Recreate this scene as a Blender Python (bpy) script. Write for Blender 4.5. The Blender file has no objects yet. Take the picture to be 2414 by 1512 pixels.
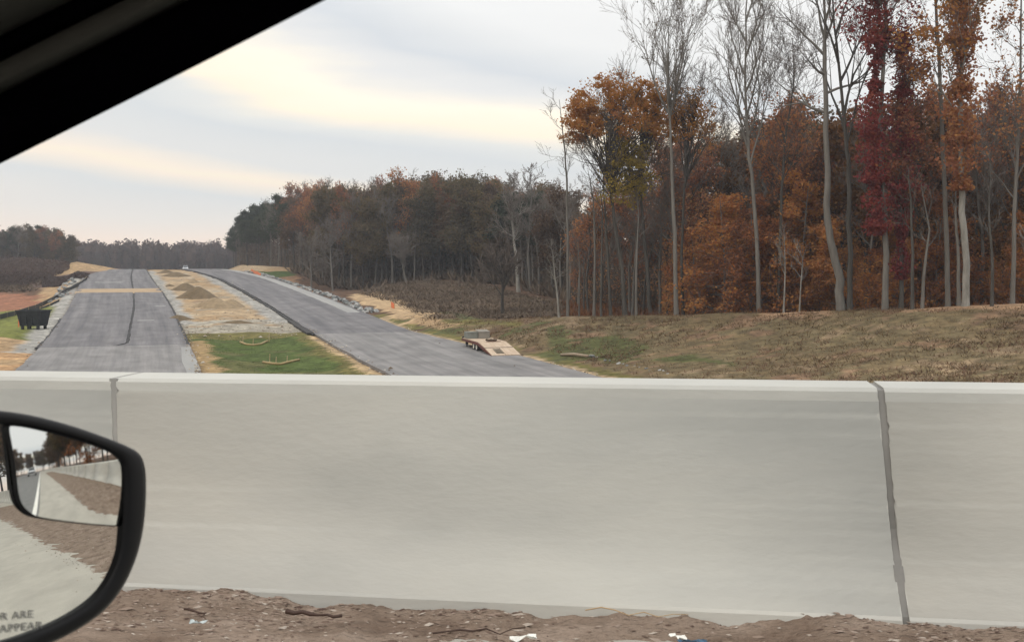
import bpy, math, random
import numpy as np
from mathutils import Vector, Matrix
R = math.radians
scn = bpy.context.scene
col = scn.collection

# ------------------------------------------------------------------ camera, sky, sun, exposure
F = 2587.0; CX = 1206.5; CY = 756.0; YH = 610.0; CZ = 8.0
PITCH = math.atan((CY - YH) / F)
cam_d = bpy.data.cameras.new('camera'); cam = bpy.data.objects.new('camera', cam_d); col.objects.link(cam)
cam.location = (0, 0, CZ); cam.rotation_euler = (math.pi / 2 - PITCH, 0, 0)
cam_d.sensor_width = 36; cam_d.lens = 36 * F / 2413
cam_d.clip_start = 0.05; cam_d.clip_end = 4000
cam_d.dof.use_dof = True; cam_d.dof.focus_distance = 70; cam_d.dof.aperture_fstop = 22
scn.camera = cam
scn.view_settings.view_transform = 'Standard'; scn.view_settings.look = 'None'
scn.view_settings.exposure = 0.0; scn.view_settings.gamma = 1

SUN_EL, SUN_AZ = 50, 215      # soft light of a bright overcast, from behind and left
wd = bpy.data.worlds.new('World'); scn.world = wd; wd.use_nodes = True
nt = wd.node_tree; nt.nodes.clear(); N = nt.nodes.new; L = nt.links.new
def mth(op, a, b=None, tree=None, clamp=False):
    t = tree or nt
    n = t.nodes.new('ShaderNodeMath'); n.operation = op; n.use_clamp = clamp
    for i, v in enumerate((a, b)):
        if v is None: continue
        if hasattr(v, 'is_output'): t.links.new(v, n.inputs[i])
        else: n.inputs[i].default_value = v
    return n.outputs[0]
out = N('ShaderNodeOutputWorld'); bg = N('ShaderNodeBackground'); bg.inputs[1].default_value = 0.1
sky = N('ShaderNodeTexSky'); sky.sky_type = 'NISHITA'; sky.sun_disc = False
sky.sun_elevation = R(SUN_EL); sky.sun_rotation = R(SUN_AZ)
tc = N('ShaderNodeTexCoord'); sep = N('ShaderNodeSeparateXYZ'); L(tc.outputs['Generated'], sep.inputs[0])
mp = N('ShaderNodeMapping'); mp.inputs['Scale'].default_value = (2.2, 2.2, 16); L(tc.outputs['Generated'], mp.inputs[0])
nz = N('ShaderNodeTexNoise'); nz.inputs['Scale'].default_value = 1.3; nz.inputs['Detail'].default_value = 4; nz.inputs['Roughness'].default_value = .45
L(mp.outputs[0], nz.inputs[0])
nzo = mth('MULTIPLY', mth('SUBTRACT', nz.outputs['Fac'], 0.5), 0.085)
t_ = mth('MULTIPLY', sep.outputs[2], mth('ADD', mth('MULTIPLY', sep.outputs[0], 1.4), 1.22))
t_ = mth('ADD', t_, mth('MULTIPLY', nzo, mth('MULTIPLY', sep.outputs[2], 6.0, clamp=True)))
ramp = N('ShaderNodeValToRGB'); cr = ramp.color_ramp; L(mth('MULTIPLY', t_, 4.0, clamp=True), ramp.inputs[0])
stops = [(0.0, (.92, .75, .63)), (.05, (1.0, .83, .70)), (.12, (.86, .81, .75)), (.19, (.74, .755, .75)), (.25, (1.04, .90, .73)), (.31, (.79, .785, .765)),
         (.42, (.72, .745, .755)), (.47, (.82, .82, .79)), (.53, (1.07, .96, .77)), (.62, (1.10, 1.01, .84)), (.69, (.84, .835, .82)), (.77, (.71, .74, .77)),
         (.90, (.82, .83, .83)), (1.0, (.89, .89, .88))]
while len(cr.elements) < len(stops): cr.elements.new(0.5)
for e, (p, c) in zip(cr.elements, stops): e.position = p; e.color = (*c, 1)
# thick cloud is brighter overhead than at the horizon
up = mth('POWER', mth('MULTIPLY', mth('SUBTRACT', sep.outputs[2], 0.2), 1.25, clamp=True), 1.0)
gain = mth('ADD', mth('MULTIPLY', up, 11.0), 10.7)
vm = N('ShaderNodeVectorMath'); vm.operation = 'SCALE'; L(ramp.outputs[0], vm.inputs[0]); L(gain, vm.inputs['Scale'])
mx = N('ShaderNodeMixRGB'); mx.inputs[0].default_value = 0.97; L(sky.outputs[0], mx.inputs[1]); L(vm.outputs[0], mx.inputs[2])
L(mx.outputs[0], bg.inputs[0]); L(bg.outputs[0], out.inputs[0])
sd = bpy.data.lights.new('sun', 'SUN'); sd.energy = 0.9; sd.angle = R(25); sd.color = (1, .95, .86)
so = bpy.data.objects.new('sun', sd); col.objects.link(so)
so.rotation_euler = (R(90 - SUN_EL), 0, R(180 - SUN_AZ)); so.location = (0, -20, 60)

# ------------------------------------------------------------------ helpers
def ray(px, py):
    dx = (px - CX) / F; dy = (CY - py) / F
    c, s = math.cos(PITCH), math.sin(PITCH)
    return Vector((dx, c + dy * s, -s + dy * c))
def P(px, py, Y):
    d = ray(px, py); return Vector((0, 0, CZ)) + d * (Y / d.y)
def mesh_obj(name, V, Fc, mat=None, parent=None, smooth=False):
    me = bpy.data.meshes.new(name); me.from_pydata([tuple(v) for v in V], [], Fc)
    if smooth: me.polygons.foreach_set('use_smooth', [True] * len(me.polygons))
    if mat: me.materials.append(mat)
    o = bpy.data.objects.new(name, me); col.objects.link(o)
    if parent: o.parent = parent
    me.update(); return o
def quads_obj(name, V, mat, parent=None, n=4):
    V = np.asarray(V, dtype=np.float32); nv = len(V); nf = nv // n
    me = bpy.data.meshes.new(name); me.vertices.add(nv); me.vertices.foreach_set('co', V.ravel())
    me.loops.add(nv); me.loops.foreach_set('vertex_index', np.arange(nv, dtype=np.int32))
    me.polygons.add(nf); me.polygons.foreach_set('loop_start', np.arange(0, nv, n, dtype=np.int32))
    me.update(calc_edges=True); me.materials.append(mat)
    o = bpy.data.objects.new(name, me); col.objects.link(o)
    if parent: o.parent = parent
    return o
def tag(o, label=None, cat=None, group=None, kind=None):
    if label: o['label'] = label
    if cat: o['category'] = cat
    if group: o['group'] = group
    if kind: o['kind'] = kind
    return o
def thing(name, label, cat, loc=(0, 0, 0), rz=0, group=None):
    o = bpy.data.objects.new(name, None); col.objects.link(o); o.location = loc; o.rotation_euler = (0, 0, rz)
    return tag(o, label, cat, group)
def copy_tree(o, parent=None):
    c = o.copy(); col.objects.link(c)
    if parent: c.parent = parent
    for ch in list(o.children): copy_tree(ch, c)
    return c
class MB:
    def __init__(s): s.v = []; s.f = []
    def add(s, V, Fc):
        b = len(s.v); s.v += [tuple(v) for v in V]; s.f += [tuple(i + b for i in f) for f in Fc]; return s
    def box(s, x0, x1, y0, y1, z0, z1, M=None):
        V = [(x, y, z) for z in (z0, z1) for y in (y0, y1) for x in (x0, x1)]
        if M: V = [M @ Vector(v) for v in V]
        return s.add(V, [(0, 2, 3, 1), (4, 5, 7, 6), (0, 1, 5, 4), (2, 6, 7, 3), (0, 4, 6, 2), (1, 3, 7, 5)])
    def tube(s, pts, rad, n=6, cap=True):
        b = len(s.v); pts = [Vector(p) for p in pts]; m = len(pts)
        ref = Vector((0, 0, 1)) if abs((pts[-1] - pts[0]).normalized().z) < .9 else Vector((1, 0, 0))
        for i, p in enumerate(pts):
            d = (pts[min(i + 1, m - 1)] - pts[max(i - 1, 0)]); d.normalize()
            a = d.cross(ref); a.normalize(); c = d.cross(a); r = rad[i] if hasattr(rad, '__len__') else rad
            for k in range(n):
                t = 2 * math.pi * k / n; q = p + (a * math.cos(t) + c * math.sin(t)) * r
                s.v.append((q.x, q.y, q.z))
        for i in range(m - 1):
            for k in range(n):
                k2 = (k + 1) % n
                s.f.append((b + i * n + k, b + i * n + k2, b + (i + 1) * n + k2, b + (i + 1) * n + k))
        if cap and n > 3:
            s.f.append(tuple(b + k for k in range(n))[::-1]); s.f.append(tuple(b + (m - 1) * n + k for k in range(n)))
        return s
    def prism(s, poly, axis, a, b):     # polygon of (p,q) swept along axis ('x': p=y,q=z)
        n = len(poly)
        f = {'x': lambda t, p: (t, p[0], p[1]), 'y': lambda t, p: (p[0], t, p[1]), 'z': lambda t, p: (p[0], p[1], t)}[axis]
        V = [f(a, p) for p in poly] + [f(b, p) for p in poly]
        Fc = [tuple(range(n))[::-1], tuple(range(n, 2 * n))] + [(i, (i + 1) % n, n + (i + 1) % n, n + i) for i in range(n)]
        return s.add(V, Fc)
    def build(s, name, mat, parent=None, smooth=False): return mesh_obj(name, s.v, s.f, mat, parent, smooth)

def material(name, cols, scale=1.0, rough=.9, bump=0.0, bump_scale=None, coord='Object', stretch=(1, 1, 1), detail=6, spec=.3,
             island=0.0, objrand=0.0, transl=0.0, metal=0.0, attr=None, mid=(.35, .65), c2=None, nrough=.6):
    m = bpy.data.materials.new(name); m.use_nodes = True; t = m.node_tree; t.nodes.clear(); n = t.nodes.new; l = t.links.new
    o = n('ShaderNodeOutputMaterial'); b = n('ShaderNodeBsdfPrincipled'); l(b.outputs[0], o.inputs[0])
    b.inputs['Roughness'].default_value = rough; b.inputs['Metallic'].default_value = metal; b.inputs['Specular IOR Level'].default_value = spec
    tc = n('ShaderNodeTexCoord'); mp = n('ShaderNodeMapping'); mp.inputs['Scale'].default_value = stretch; l(tc.outputs[coord], mp.inputs[0])
    nz = n('ShaderNodeTexNoise'); nz.inputs['Scale'].default_value = scale; nz.inputs['Detail'].default_value = detail; nz.inputs['Roughness'].default_value = nrough
    l(mp.outputs[0], nz.inputs[0]); fac = nz.outputs['Fac']
    if island:
        g = n('ShaderNodeNewGeometry'); fac = mth('ADD', fac, mth('MULTIPLY', mth('SUBTRACT', g.outputs['Random Per Island'], .5, t), island, t), t)
    if objrand:
        g = n('ShaderNodeObjectInfo'); fac = mth('ADD', fac, mth('MULTIPLY', mth('SUBTRACT', g.outputs['Random'], .5, t), objrand, t), t)
    r = n('ShaderNodeValToRGB'); k = len(cols)
    while len(r.color_ramp.elements) < k: r.color_ramp.elements.new(.5)
    for i, c in enumerate(cols):
        r.color_ramp.elements[i].position = mid[0] + (mid[1] - mid[0]) * i / max(1, k - 1); r.color_ramp.elements[i].color = (*c, 1)
    l(fac, r.inputs[0]); cc = r.outputs[0]
    if attr:
        a = n('ShaderNodeAttribute'); a.attribute_name = attr
        mm = n('ShaderNodeMixRGB'); mm.blend_type = 'MULTIPLY'; mm.inputs[0].default_value = 1; l(a.outputs['Color'], mm.inputs[1]); l(cc, mm.inputs[2]); cc = mm.outputs[0]
    if c2:    # a second, differently scaled layer multiplied in: (scale, stretch, lo, hi)
        mp2 = n('ShaderNodeMapping'); mp2.inputs['Scale'].default_value = c2[1]; l(tc.outputs[coord], mp2.inputs[0])
        n2 = n('ShaderNodeTexNoise'); n2.inputs['Scale'].default_value = c2[0]; n2.inputs['Detail'].default_value = 5; l(mp2.outputs[0], n2.inputs[0])
        mr = n('ShaderNodeMapRange'); mr.inputs['From Min'].default_value = .3; mr.inputs['From Max'].default_value = .7
        mr.inputs['To Min'].default_value = c2[2]; mr.inputs['To Max'].default_value = c2[3]; l(n2.outputs['Fac'], mr.inputs[0])
        vs = n('ShaderNodeVectorMath'); vs.operation = 'SCALE'; l(cc, vs.inputs[0]); l(mr.outputs[0], vs.inputs['Scale']); cc = vs.outputs[0]
    l(cc, b.inputs['Base Color'])
    if bump:
        nb = n('ShaderNodeTexNoise'); nb.inputs['Scale'].default_value = bump_scale or scale * 4; nb.inputs['Detail'].default_value = 5; l(mp.outputs[0], nb.inputs[0])
        bp = n('ShaderNodeBump'); bp.inputs['Strength'].default_value = min(1, bump); bp.inputs['Distance'].default_value = .05 * max(1, bump); l(nb.outputs['Fac'], bp.inputs['Height']); l(bp.outputs[0], b.inputs['Normal'])
    if transl:
        tr = n('ShaderNodeBsdfTranslucent'); l(cc, tr.inputs[0]); ms = n('ShaderNodeMixShader'); ms.inputs[0].default_value = transl
        l(b.outputs[0], ms.inputs[1]); l(tr.outputs[0], ms.inputs[2]); l(ms.outputs[0], o.inputs[0])
    return m
def plain(name, c, rough=.7, metal=0, spec=.4):
    return material(name, [tuple(x * .85 for x in c), tuple(min(1, x * 1.12) for x in c)], scale=6, rough=rough, metal=metal, spec=spec)

# ------------------------------------------------------------------ terrain height
TH = R(-17.7); SN, CS = math.sin(TH), math.cos(TH)
def uv_of(X, Y): return X * SN + Y * CS, X * CS - Y * SN
def sh(u): return np.interp(u, [77, 110, 145, 180, 217, 240, 262, 300], [0, -.3, -1.1, -2.4, -4.1, -4.9, -5.5, -6.5])
def xr(u): return float(np.interp(u, [215, 240, 262, 300], [0, 1.4, 3, 5]))
def xl(u): return float(np.interp(u, [222, 245, 265, 300], [-10, -8.6, -6.2, -5.5]))   # the right carriageway swings left past the crest
def xy_of(u, v, curved=True):
    if curved: v = v + sh(u)
    return u * SN + v * CS, u * CS - v * SN
PU = [-50, 85, 100, 118, 135, 155, 170, 228, 255, 275, 300, 350, 402, 450, 600, 1500]
PZ = [0, 0, .2, .6, 1.2, 1.95, 2.5, 4.5, 5.2, 5.4, 5.3, 4.7, 3.9, 2, -3, -3]
zr = lambda u: np.interp(u, PU, PZ)
cps = [  # pixel x, pixel y, distance
    (1100, 752, 122), (1250, 748, 112), (1340, 745, 108), (1500, 741, 104), (1700, 736, 98), (1900, 731, 93), (2100, 725, 88), (2413, 713, 82), (2800, 700, 76),
    (1300, 850, 86), (1450, 890, 74), (1800, 890, 68), (2413, 890, 60), (1500, 820, 88), (1500, 780, 96), (1900, 810, 80), (2200, 800, 73), (2500, 800, 70),
    (1010, 745, 125), (930, 700, 165), (870, 682, 186), (940, 668, 200), (1000, 659, 214), (1100, 665, 205), (1200, 680, 185), (1300, 700, 165), (1000, 700, 165), (1150, 720, 145), (1050, 735, 133),
    (1200, 745, 122), (1150, 790, 108), (1250, 790, 100), (650, 640, 262), (700, 652, 250), (750, 680, 230), (790, 702, 200), (700, 680, 200), (760, 695, 222), (840, 690, 222),
    (570, 624, 335), (640, 632, 320), (520, 621, 300), (0, 740, 150), (-200, 760, 140), (75, 712, 185), (0, 700, 195), (-200, 700, 195), (100, 663, 235), (0, 675, 230), (180, 650, 245), (60, 642, 300),
    (-200, 650, 300), (225, 618, 285), (190, 621, 283), (175, 632, 268), (150, 640, 262), (0, 850, 86), (0, 785, 116), (-200, 860, 86), (-300, 900, 80), (60, 773, 111), (110, 720, 160), (150, 690, 190)]
C = [tuple(P(*c)) for c in cps]
C += [(lambda p: (p.x * (1 + 8 / p.y), p.y + 8, p.z - 1.1))(P(*c)) for c in [(1500, 741, 104), (1700, 736, 98), (1900, 731, 93), (2100, 725, 88), (2413, 713, 82), (2800, 700, 76)]]
C += [(30, 140, 3.2), (60, 120, 4.2), (90, 100, 5), (60, 170, 3.5), (120, 160, 5), (200, 120, 6), (20, 180, 3), (150, 60, 6), (110, 40, 6.3), (40, 250, 4.5), (100, 260, 5), (0, 300, 5), (250, 300, 6), (0, 420, 3),
      (-150, 420, 3.3), (-300, 420, 4), (-300, 250, 3), (-90, 380, 3.6), (0, 600, -3), (-300, 650, -3), (300, 650, -3), (-150, 520, -2), (-250, 100, 2), (-120, 60, 1), (-120, 20, 6), (60, 12, 6.4), (100, 8, 6.7), (200, 0, 6.7), (45, 22, 4.5), (45, 40, 3), (-60, 20, 5.2), (-60, 40, 1.5),
      (0, 1400, 0), (-900, 1400, 0), (900, 1400, 0), (-900, 300, 4), (900, 300, 6), (200, -60, 6.7), (-200, -60, 6.7), (100, -60, 6.7), (0, -90, 6), (700, -300, 6), (-700, -300, 6)]
C = np.array(C)
def tps_k(d2): return np.where(d2 > 0, d2 * np.log(d2 + 1e-9) * .5, 0)
S_ = 100.0
A = C[:, :2] / S_; n_ = len(A)
K = tps_k(((A[:, None] - A[None]) ** 2).sum(-1)) + np.eye(n_) * 2e-3
Pm = np.c_[np.ones(n_), A]; M_ = np.block([[K, Pm], [Pm.T, np.zeros((3, 3))]])
W_ = np.linalg.solve(M_, np.r_[C[:, 2], 0, 0, 0])
def sstep(a, b, x): t = np.clip((x - a) / (b - a), 0, 1); return t * t * (3 - 2 * t)
BA = R(-9.0); BD = np.array([math.cos(BA), math.sin(BA)]); BNn = np.array([-math.sin(BA), math.cos(BA)])   # along / across the bridge
GR = .005
DECK0 = CZ - .44 - .81
def deck_z(s): return DECK0 + GR * np.clip(s, -60, 60)
def H(X, Y):
    X = np.asarray(X, float); Y = np.asarray(Y, float); sp = X.shape; x = X.ravel(); y = Y.ravel()
    z = np.empty(len(x))
    for i in range(0, len(x), 20000):
        q = np.c_[x[i:i + 20000], y[i:i + 20000]] / S_
        z[i:i + 20000] = tps_k(((q[:, None] - A[None]) ** 2).sum(-1)) @ W_[:n_] + W_[n_] + q @ W_[n_ + 1:]
    z = np.clip(z, -6, 9)
    u, v = uv_of(x, y); vs = v - sh(u)
    rz = zr(u) - .12 - .35 * sstep(4, 7, vs) * (1 - sstep(11, 14, vs)) * (1 - sstep(100, 125, u))
    redge = np.interp(u, [90, 115], [28.5, 25])
    wgt = sstep(-15, -11.0, vs) * (1 - sstep(redge + .6, redge + 5, vs)) * (1 - sstep(420, 520, u))
    z = z * (1 - wgt) + rz * wgt
    # embankments that carry the road of the bridge
    s = x * BD[0] + y * BD[1]; t = x * BNn[0] + y * BNn[1]
    z = z + 1.7 * np.exp(-((x + 105.5) / 5.5) ** 2 - ((y - 272) / 9) ** 2)
    emb = np.maximum(sstep(33, 42, s), 1 - sstep(-26, -17, s)) * (1 - sstep(4.6, 16, t))
    z = z * (1 - emb) + (deck_z(s) - .12) * emb
    mid = (1 - sstep(33, 42, s)) * sstep(-26, -17, s) * (1 - sstep(10, 25, t)) * sstep(-40, -25, t)
    z = z * (1 - mid)
    return z.reshape(sp)
def Hs(x, y): return float(H(np.array([x]), np.array([y]))[0])
_Ys = np.concatenate([np.arange(40, 200, .5), np.arange(200, 700, 1.5)])
def hit(px, py):
    d = ray(px, py); k = _Ys / d.y; X = d.x * k; Z = CZ + d.z * k; g = H(X, _Ys)
    i = np.nonzero(Z <= g)[0]
    j = i[0] if len(i) else len(_Ys) - 1
    return Vector((X[j], _Ys[j], float(g[j])))
def at(px, Y):
    d = ray(px, YH); X = d.x / d.y * Y; return Vector((X, Y, Hs(X, Y)))
def project(X, Y, Z):
    c, s = math.cos(PITCH), math.sin(PITCH); z = Z - CZ
    dep = Y * c - z * s; upv = Y * s + z * c
    return CX + F * X / dep, CY - F * upv / dep

# ------------------------------------------------------------------ ground sheet
def inpoly(x, y, poly):
    ins = np.zeros(x.shape, bool); j = len(poly) - 1
    for i in range(len(poly)):
        xi, yi = poly[i]; xj, yj = poly[j]
        c = ((yi > y) != (yj > y)) & (x < (xj - xi) * (y - yi) / ((yj - yi) if yj != yi else 1e-9) + xi)
        ins ^= c; j = i
    return ins
def vnoise(x, y, sc, seed=0):     # cheap smooth value noise, -1..1
    r = np.random.RandomState(seed); T = r.rand(64, 64) * 2 - 1
    a = x / sc; b = y / sc; i = np.floor(a).astype(int); j = np.floor(b).astype(int); fx = a - i; fy = b - j
    fx = fx * fx * (3 - 2 * fx); fy = fy * fy * (3 - 2 * fy)
    g = lambda p, q: T[p % 64, q % 64]
    return (g(i, j) * (1 - fx) + g(i + 1, j) * fx) * (1 - fy) + (g(i, j + 1) * (1 - fx) + g(i + 1, j + 1) * fx) * fy
xs = np.concatenate([np.linspace(-900, -160, 16), np.arange(-155, -90, 2.5), np.arange(-90, 60, .55), np.arange(60, 150, 2.5), np.linspace(160, 900, 16)])
ys = np.concatenate([np.linspace(-600, -60, 10), np.arange(-50, 50, 2.5), np.arange(50, 150, .55), np.arange(150, 260, 1.1), np.arange(260, 420, 3), np.linspace(425, 1000, 30)])
GX, GY = np.meshgrid(xs, ys); 
GZ = H(GX, GY)
gx, gy = GX.ravel(), GY.ravel(); gu, gv = uv_of(gx, gy); gvs = gv - sh(gu)
rough = (vnoise(gx, gy, 1.7, 1) * .5 + vnoise(gx, gy, 4.5, 2)) * .5
px_, py_ = gx + vnoise(gx, gy, 3, 5) * 1.0 + vnoise(gx, gy, 1.1, 6) * .5, gy + vnoise(gx, gy, 3, 7) * 2.0 + vnoise(gx, gy, 1.1, 8) * .9
redge_g = np.interp(gu, [90, 115], [28.5, 25])
inroad = ((gvs > -10.3) & (gvs < 2.9)) | ((gvs > 14.6) & (gvs < redge_g + .2))
def poly(pts): return [tuple(hit(*p)[:2]) for p in pts]
LIT = (.085, .05, .032); FIELD = (.092, .062, .038); BANK = (.132, .098, .054); SAND = (.33, .245, .155); CLAY = (.23, .105, .062); GREEN = (.055, .085, .018)
GRAV = (.27, .26, .24); OLIVE = (.12, .105, .035); TAN = (.30, .205, .115); PALE = (.44, .33, .19)
colr = np.tile(np.array(LIT), (len(gx), 1))
def zone(mask, c, w=1.0): colr[mask] = colr[mask] * (1 - w) + np.array(c) * w
bankp = [(-12, 128), tuple(P(1010, 760, 118)[:2]), tuple(P(1010, 800, 80)[:2]), (8, 40), (60, 40), (90, 76), tuple(P(2800, 700, 79)[:2]), tuple(P(2413, 713, 85)[:2]), tuple(P(2100, 725, 91)[:2]), tuple(P(1700, 736, 101)[:2]), tuple(P(1340, 745, 111)[:2])]
zone(inpoly(px_, py_, bankp), BANK)
fieldp = poly([(850, 694), (900, 672), (1000, 661), (1130, 668)]) + [tuple(P(1330, 700, 150)[:2]), tuple(P(1345, 742, 112)[:2]), tuple(P(1100, 752, 124)[:2]), tuple(P(1010, 750, 122)[:2]), tuple(P(930, 712, 155)[:2])]
zone(inpoly(px_, py_, fieldp), FIELD)
bm = inpoly(px_, py_, bankp); n1 = vnoise(gx, gy, 6, 51) + vnoise(gx, gy, 1.5, 52) * .7 + vnoise(gx, gy, .7, 56) * .4; n2 = vnoise(gx, gy, 9, 53) + vnoise(gx, gy, 1.9, 54) * .8 + vnoise(gx, gy, .8, 57) * .4
zone(bm & (n1 > .3), (.175, .112, .07)); zone(bm & (n2 > .45), (.128, .10, .056)); zone(bm & (n1 < -.8), (.20, .145, .09)); zone(bm & (n2 < -.8), (.125, .082, .052))
for (q0, q1) in ((1790, 1960), (2130, 2413), (2413, 2700)):
    kx = CX + F * gx / np.maximum(gy, 1); dd = gy - np.interp(kx, [1700, 1900, 2100, 2413, 2800], [98, 93, 88, 82, 76]); zone((kx > q0) & (kx < q1) & (dd > -3.2 + rough * 2.5) & (dd < 3), (.30, .19, .115), .8)
zone((gvs > redge_g) & (gvs < redge_g + 2.2) & (gu > 50) & (gu < 135) & (rough > -.45), OLIVE)
zone((gvs > redge_g) & (gvs < redge_g + 9) & (gu > 50) & (gu < 128) & (vnoise(gx, gy, 4, 11) + vnoise(gx, gy, 1.4, 12) * .5 > .3), (.078, .082, .032))
zone((gvs > redge_g + .0) & (gvs < redge_g + .9 + rough * .5) & (gu > 50) & (gu < 130), SAND)
zone(inpoly(px_, py_, poly([(812, 700), (845, 692), (880, 686), (925, 702), (975, 728), (1035, 748), (1010, 762), (960, 760), (900, 735)])), (.38, .27, .16))
zone(inpoly(px_, py_, poly([(960, 745), (1035, 752), (1075, 774), (1040, 776), (1000, 768)])), TAN)
zone(inpoly(px_, py_, poly([(1040, 752), (1130, 752), (1230, 756), (1230, 768), (1100, 772), (1050, 766)])), OLIVE)
zone(inpoly(px_, py_, poly([(575, 640), (640, 632), (690, 640), (700, 655), (640, 655)])), (.05, .075, .02))
zone(inpoly(px_, py_, poly([(640, 652), (700, 650), (745, 690), (770, 700), (720, 690), (660, 662)])), (.20, .12, .07))
# left side
zone((gvs < -10) & (gu > 50) & (gu < 118) & (gvs > -40), TAN); zone((gvs < -10) & (gu > 50) & (gu < 104) & (gvs > -40) & (rough > -.1), (.34, .21, .11))
zone((gvs < -11.8) & (gu > 112) & (gu < 205) & (gvs > -26), (.13, .14, .035)); zone((gvs < -10) & (gvs > -12.2 - rough) & (gu > 100), GRAV)
zone((gvs < -12) & (gvs > -17) & (gu > 165) & (gu < 235), TAN)
zone(inpoly(px_, py_, poly([(-200, 735), (-200, 690), (60, 692), (165, 690), (110, 715), (0, 738)])), CLAY)
zone((gx < -75) & (gy > 215) & (gy < 300), (.085, .055, .045))
zone(inpoly(px_, py_, [(-121, 258), (-110, 252), (-96.5, 252), (-93, 300), (-122, 305)]), PALE)
# median
med = (gvs > 2.5) & (gvs < 15)
zone(med, (.062, .085, .022)); zone(med & (vnoise(gx, gy, 3.5, 31) > .25) & (gu < 108), (.088, .088, .032)); zone(med & (gvs > 12.9 + rough) & (gu < 118), OLIVE)
zone(med & ((gvs < 4.2 + rough)) & (gu < 108), (.26, .18, .09)); zone(med & ((gvs > 14.0 + rough * .6)) & (gu < 118), (.36, .26, .15))
zone(med & (gu > 111 + rough * 3), OLIVE); zone(med & (gu > 116 + rough * 2.5), (.27, .245, .20)); zone(med & (gu > 131 + rough * 3), TAN)
zone(med & (gu > 131 + rough * 2) & (vnoise(gx, gy, 5, 21) > -.25), SAND); zone(med & (gu > 122) & (vnoise(gx, gy, 2.2, 33) + vnoise(gx, gy, .8, 34) * .5 > .55), (.24, .17, .105)); zone(med & (gu > 122) & (vnoise(gx, gy, 2.6, 35) + vnoise(gx, gy, .9, 36) * .5 < -.7), (.30, .26, .20))
zone(med & (gu > 126) & ((gvs < 4.0 + rough) | (gvs > 12.6 - rough)), GRAV)
zone((gvs > -30) & (gvs < 40) & (gu > 268) & (gy < 420), TAN)
zone((gx > -95) & (gx < -60) & (gy > 262) & (gy < 330) & (gvs > 24), SAND)
GZf = GZ.ravel().copy()
rough_amp = np.where(inroad | ((gu > 0) & (gvs > -10) & (gvs < 15) & (gu < 110)), 0.02, .16) * (gy > 45)
GZf += rough * rough_amp
GZf[inroad & (gy > 40)] -= .1
nx, ny = len(xs), len(ys)
idx = np.arange(nx * ny).reshape(ny, nx)
Fq = np.stack([idx[:-1, :-1], idx[:-1, 1:], idx[1:, 1:], idx[1:, :-1]], -1).reshape(-1, 4)
me = bpy.data.meshes.new('ground'); me.vertices.add(nx * ny); me.vertices.foreach_set('co', np.stack([gx, gy, GZf], -1).astype(np.float32).ravel())
me.loops.add(Fq.size); me.loops.foreach_set('vertex_index', Fq.astype(np.int32).ravel()); me.polygons.add(len(Fq)); me.polygons.foreach_set('loop_start', np.arange(0, Fq.size, 4, dtype=np.int32))
me.polygons.foreach_set('use_smooth', np.ones(len(Fq), bool)); me.update(calc_edges=True)
ca = me.color_attributes.new('zone', 'FLOAT_COLOR', 'POINT'); ca.data.foreach_set('color', np.c_[colr, np.ones(len(colr))].astype(np.float32).ravel())
m_ground = material('ground_soil', [(.55, .55, .55), (.95, .95, .95), (1.45, 1.45, 1.4)], scale=1.1, attr='zone', bump=.9, bump_scale=3.0, spec=.1, detail=9, nrough=.7, c2=(.22, (1, 1, 1), .8, 1.2))
me.materials.append(m_ground)
ground = bpy.data.objects.new('ground', me); col.objects.link(ground); tag(ground, kind='structure')

# ------------------------------------------------------------------ asphalt roads
def ribbon(name, us, vl, vr, off, thick, mat, parent=None, side=None, nv=8, jag=0, seed=0, nseg=None):
    rs = np.random.RandomState(seed); V = []; Fc = []; UV = []
    us = list(us)
    for u in us:
        a = (vl(u) if callable(vl) else vl) + (rs.rand() - .5) * jag; b = (vr(u) if callable(vr) else vr) + (rs.rand() - .5) * jag
        for k in range(nv + 1):
            v = a + (b - a) * k / nv; X, Y = xy_of(u, v); V.append((float(X), float(Y), float(zr(u)) + (.028 if (u == us[0] and .07 < off < .11) else off))); UV.append((v, u))
    m = nv + 1
    for i in range(len(us) - 1):
        for k in range(nv): Fc.append((i * m + k, i * m + k + 1, (i + 1) * m + k + 1, (i + 1) * m + k))
    ntop = len(Fc); base = len(V)
    rim = [i * m for i in range(len(us))][::-1] + list(range(m)) + [i * m + nv for i in range(1, len(us))] + [(len(us) - 1) * m + k for k in range(nv - 1, 0, -1)]
    for r_ in rim: x, y, z = V[r_]; V.append((x, y, z - thick)); UV.append(UV[r_])
    q = len(rim)
    for i in range(q): j = (i + 1) % q; Fc.append((rim[i], base + i, base + j, rim[j]))
    o = mesh_obj(name, V, Fc, mat, parent); me = o.data
    if side: me.materials.append(side); me.polygons.foreach_set('material_index', [0] * ntop + [1] * (len(Fc) - ntop))
    uvl = me.uv_layers.new(name='road'); 
    for lp in me.loops: uvl.data[lp.index].uv = UV[lp.vertex_index]
    return o
m_old = material('asphalt_worn', [(.135, .132, .132), (.215, .205, .2)], scale=1.0, coord='UV', stretch=(1.1, .03, 1), bump=.15, bump_scale=40, rough=.85, c2=(1, (.5, .3, 1), .8, 1.2), mid=(.35, .65), nrough=.7)
m_new = material('asphalt_fresh', [(.085, .083, .09), (.16, .153, .155)], scale=1.0, coord='UV', stretch=(1.0, .03, 1), bump=.15, bump_scale=40, rough=.85, c2=(1, (.5, .3, 1), .78, 1.22), mid=(.35, .65), nrough=.7)
m_pale = material('asphalt_dusty', [(.22, .22, .215), (.30, .295, .28)], scale=1.0, coord='UV', stretch=(.8, .06, 1), rough=.9, mid=(.3, .7))
m_tar = plain('tar_edge', (.018, .017, .018), rough=.8)
m_tar2 = plain('tar_face', (.03, .028, .028), rough=.9)
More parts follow.
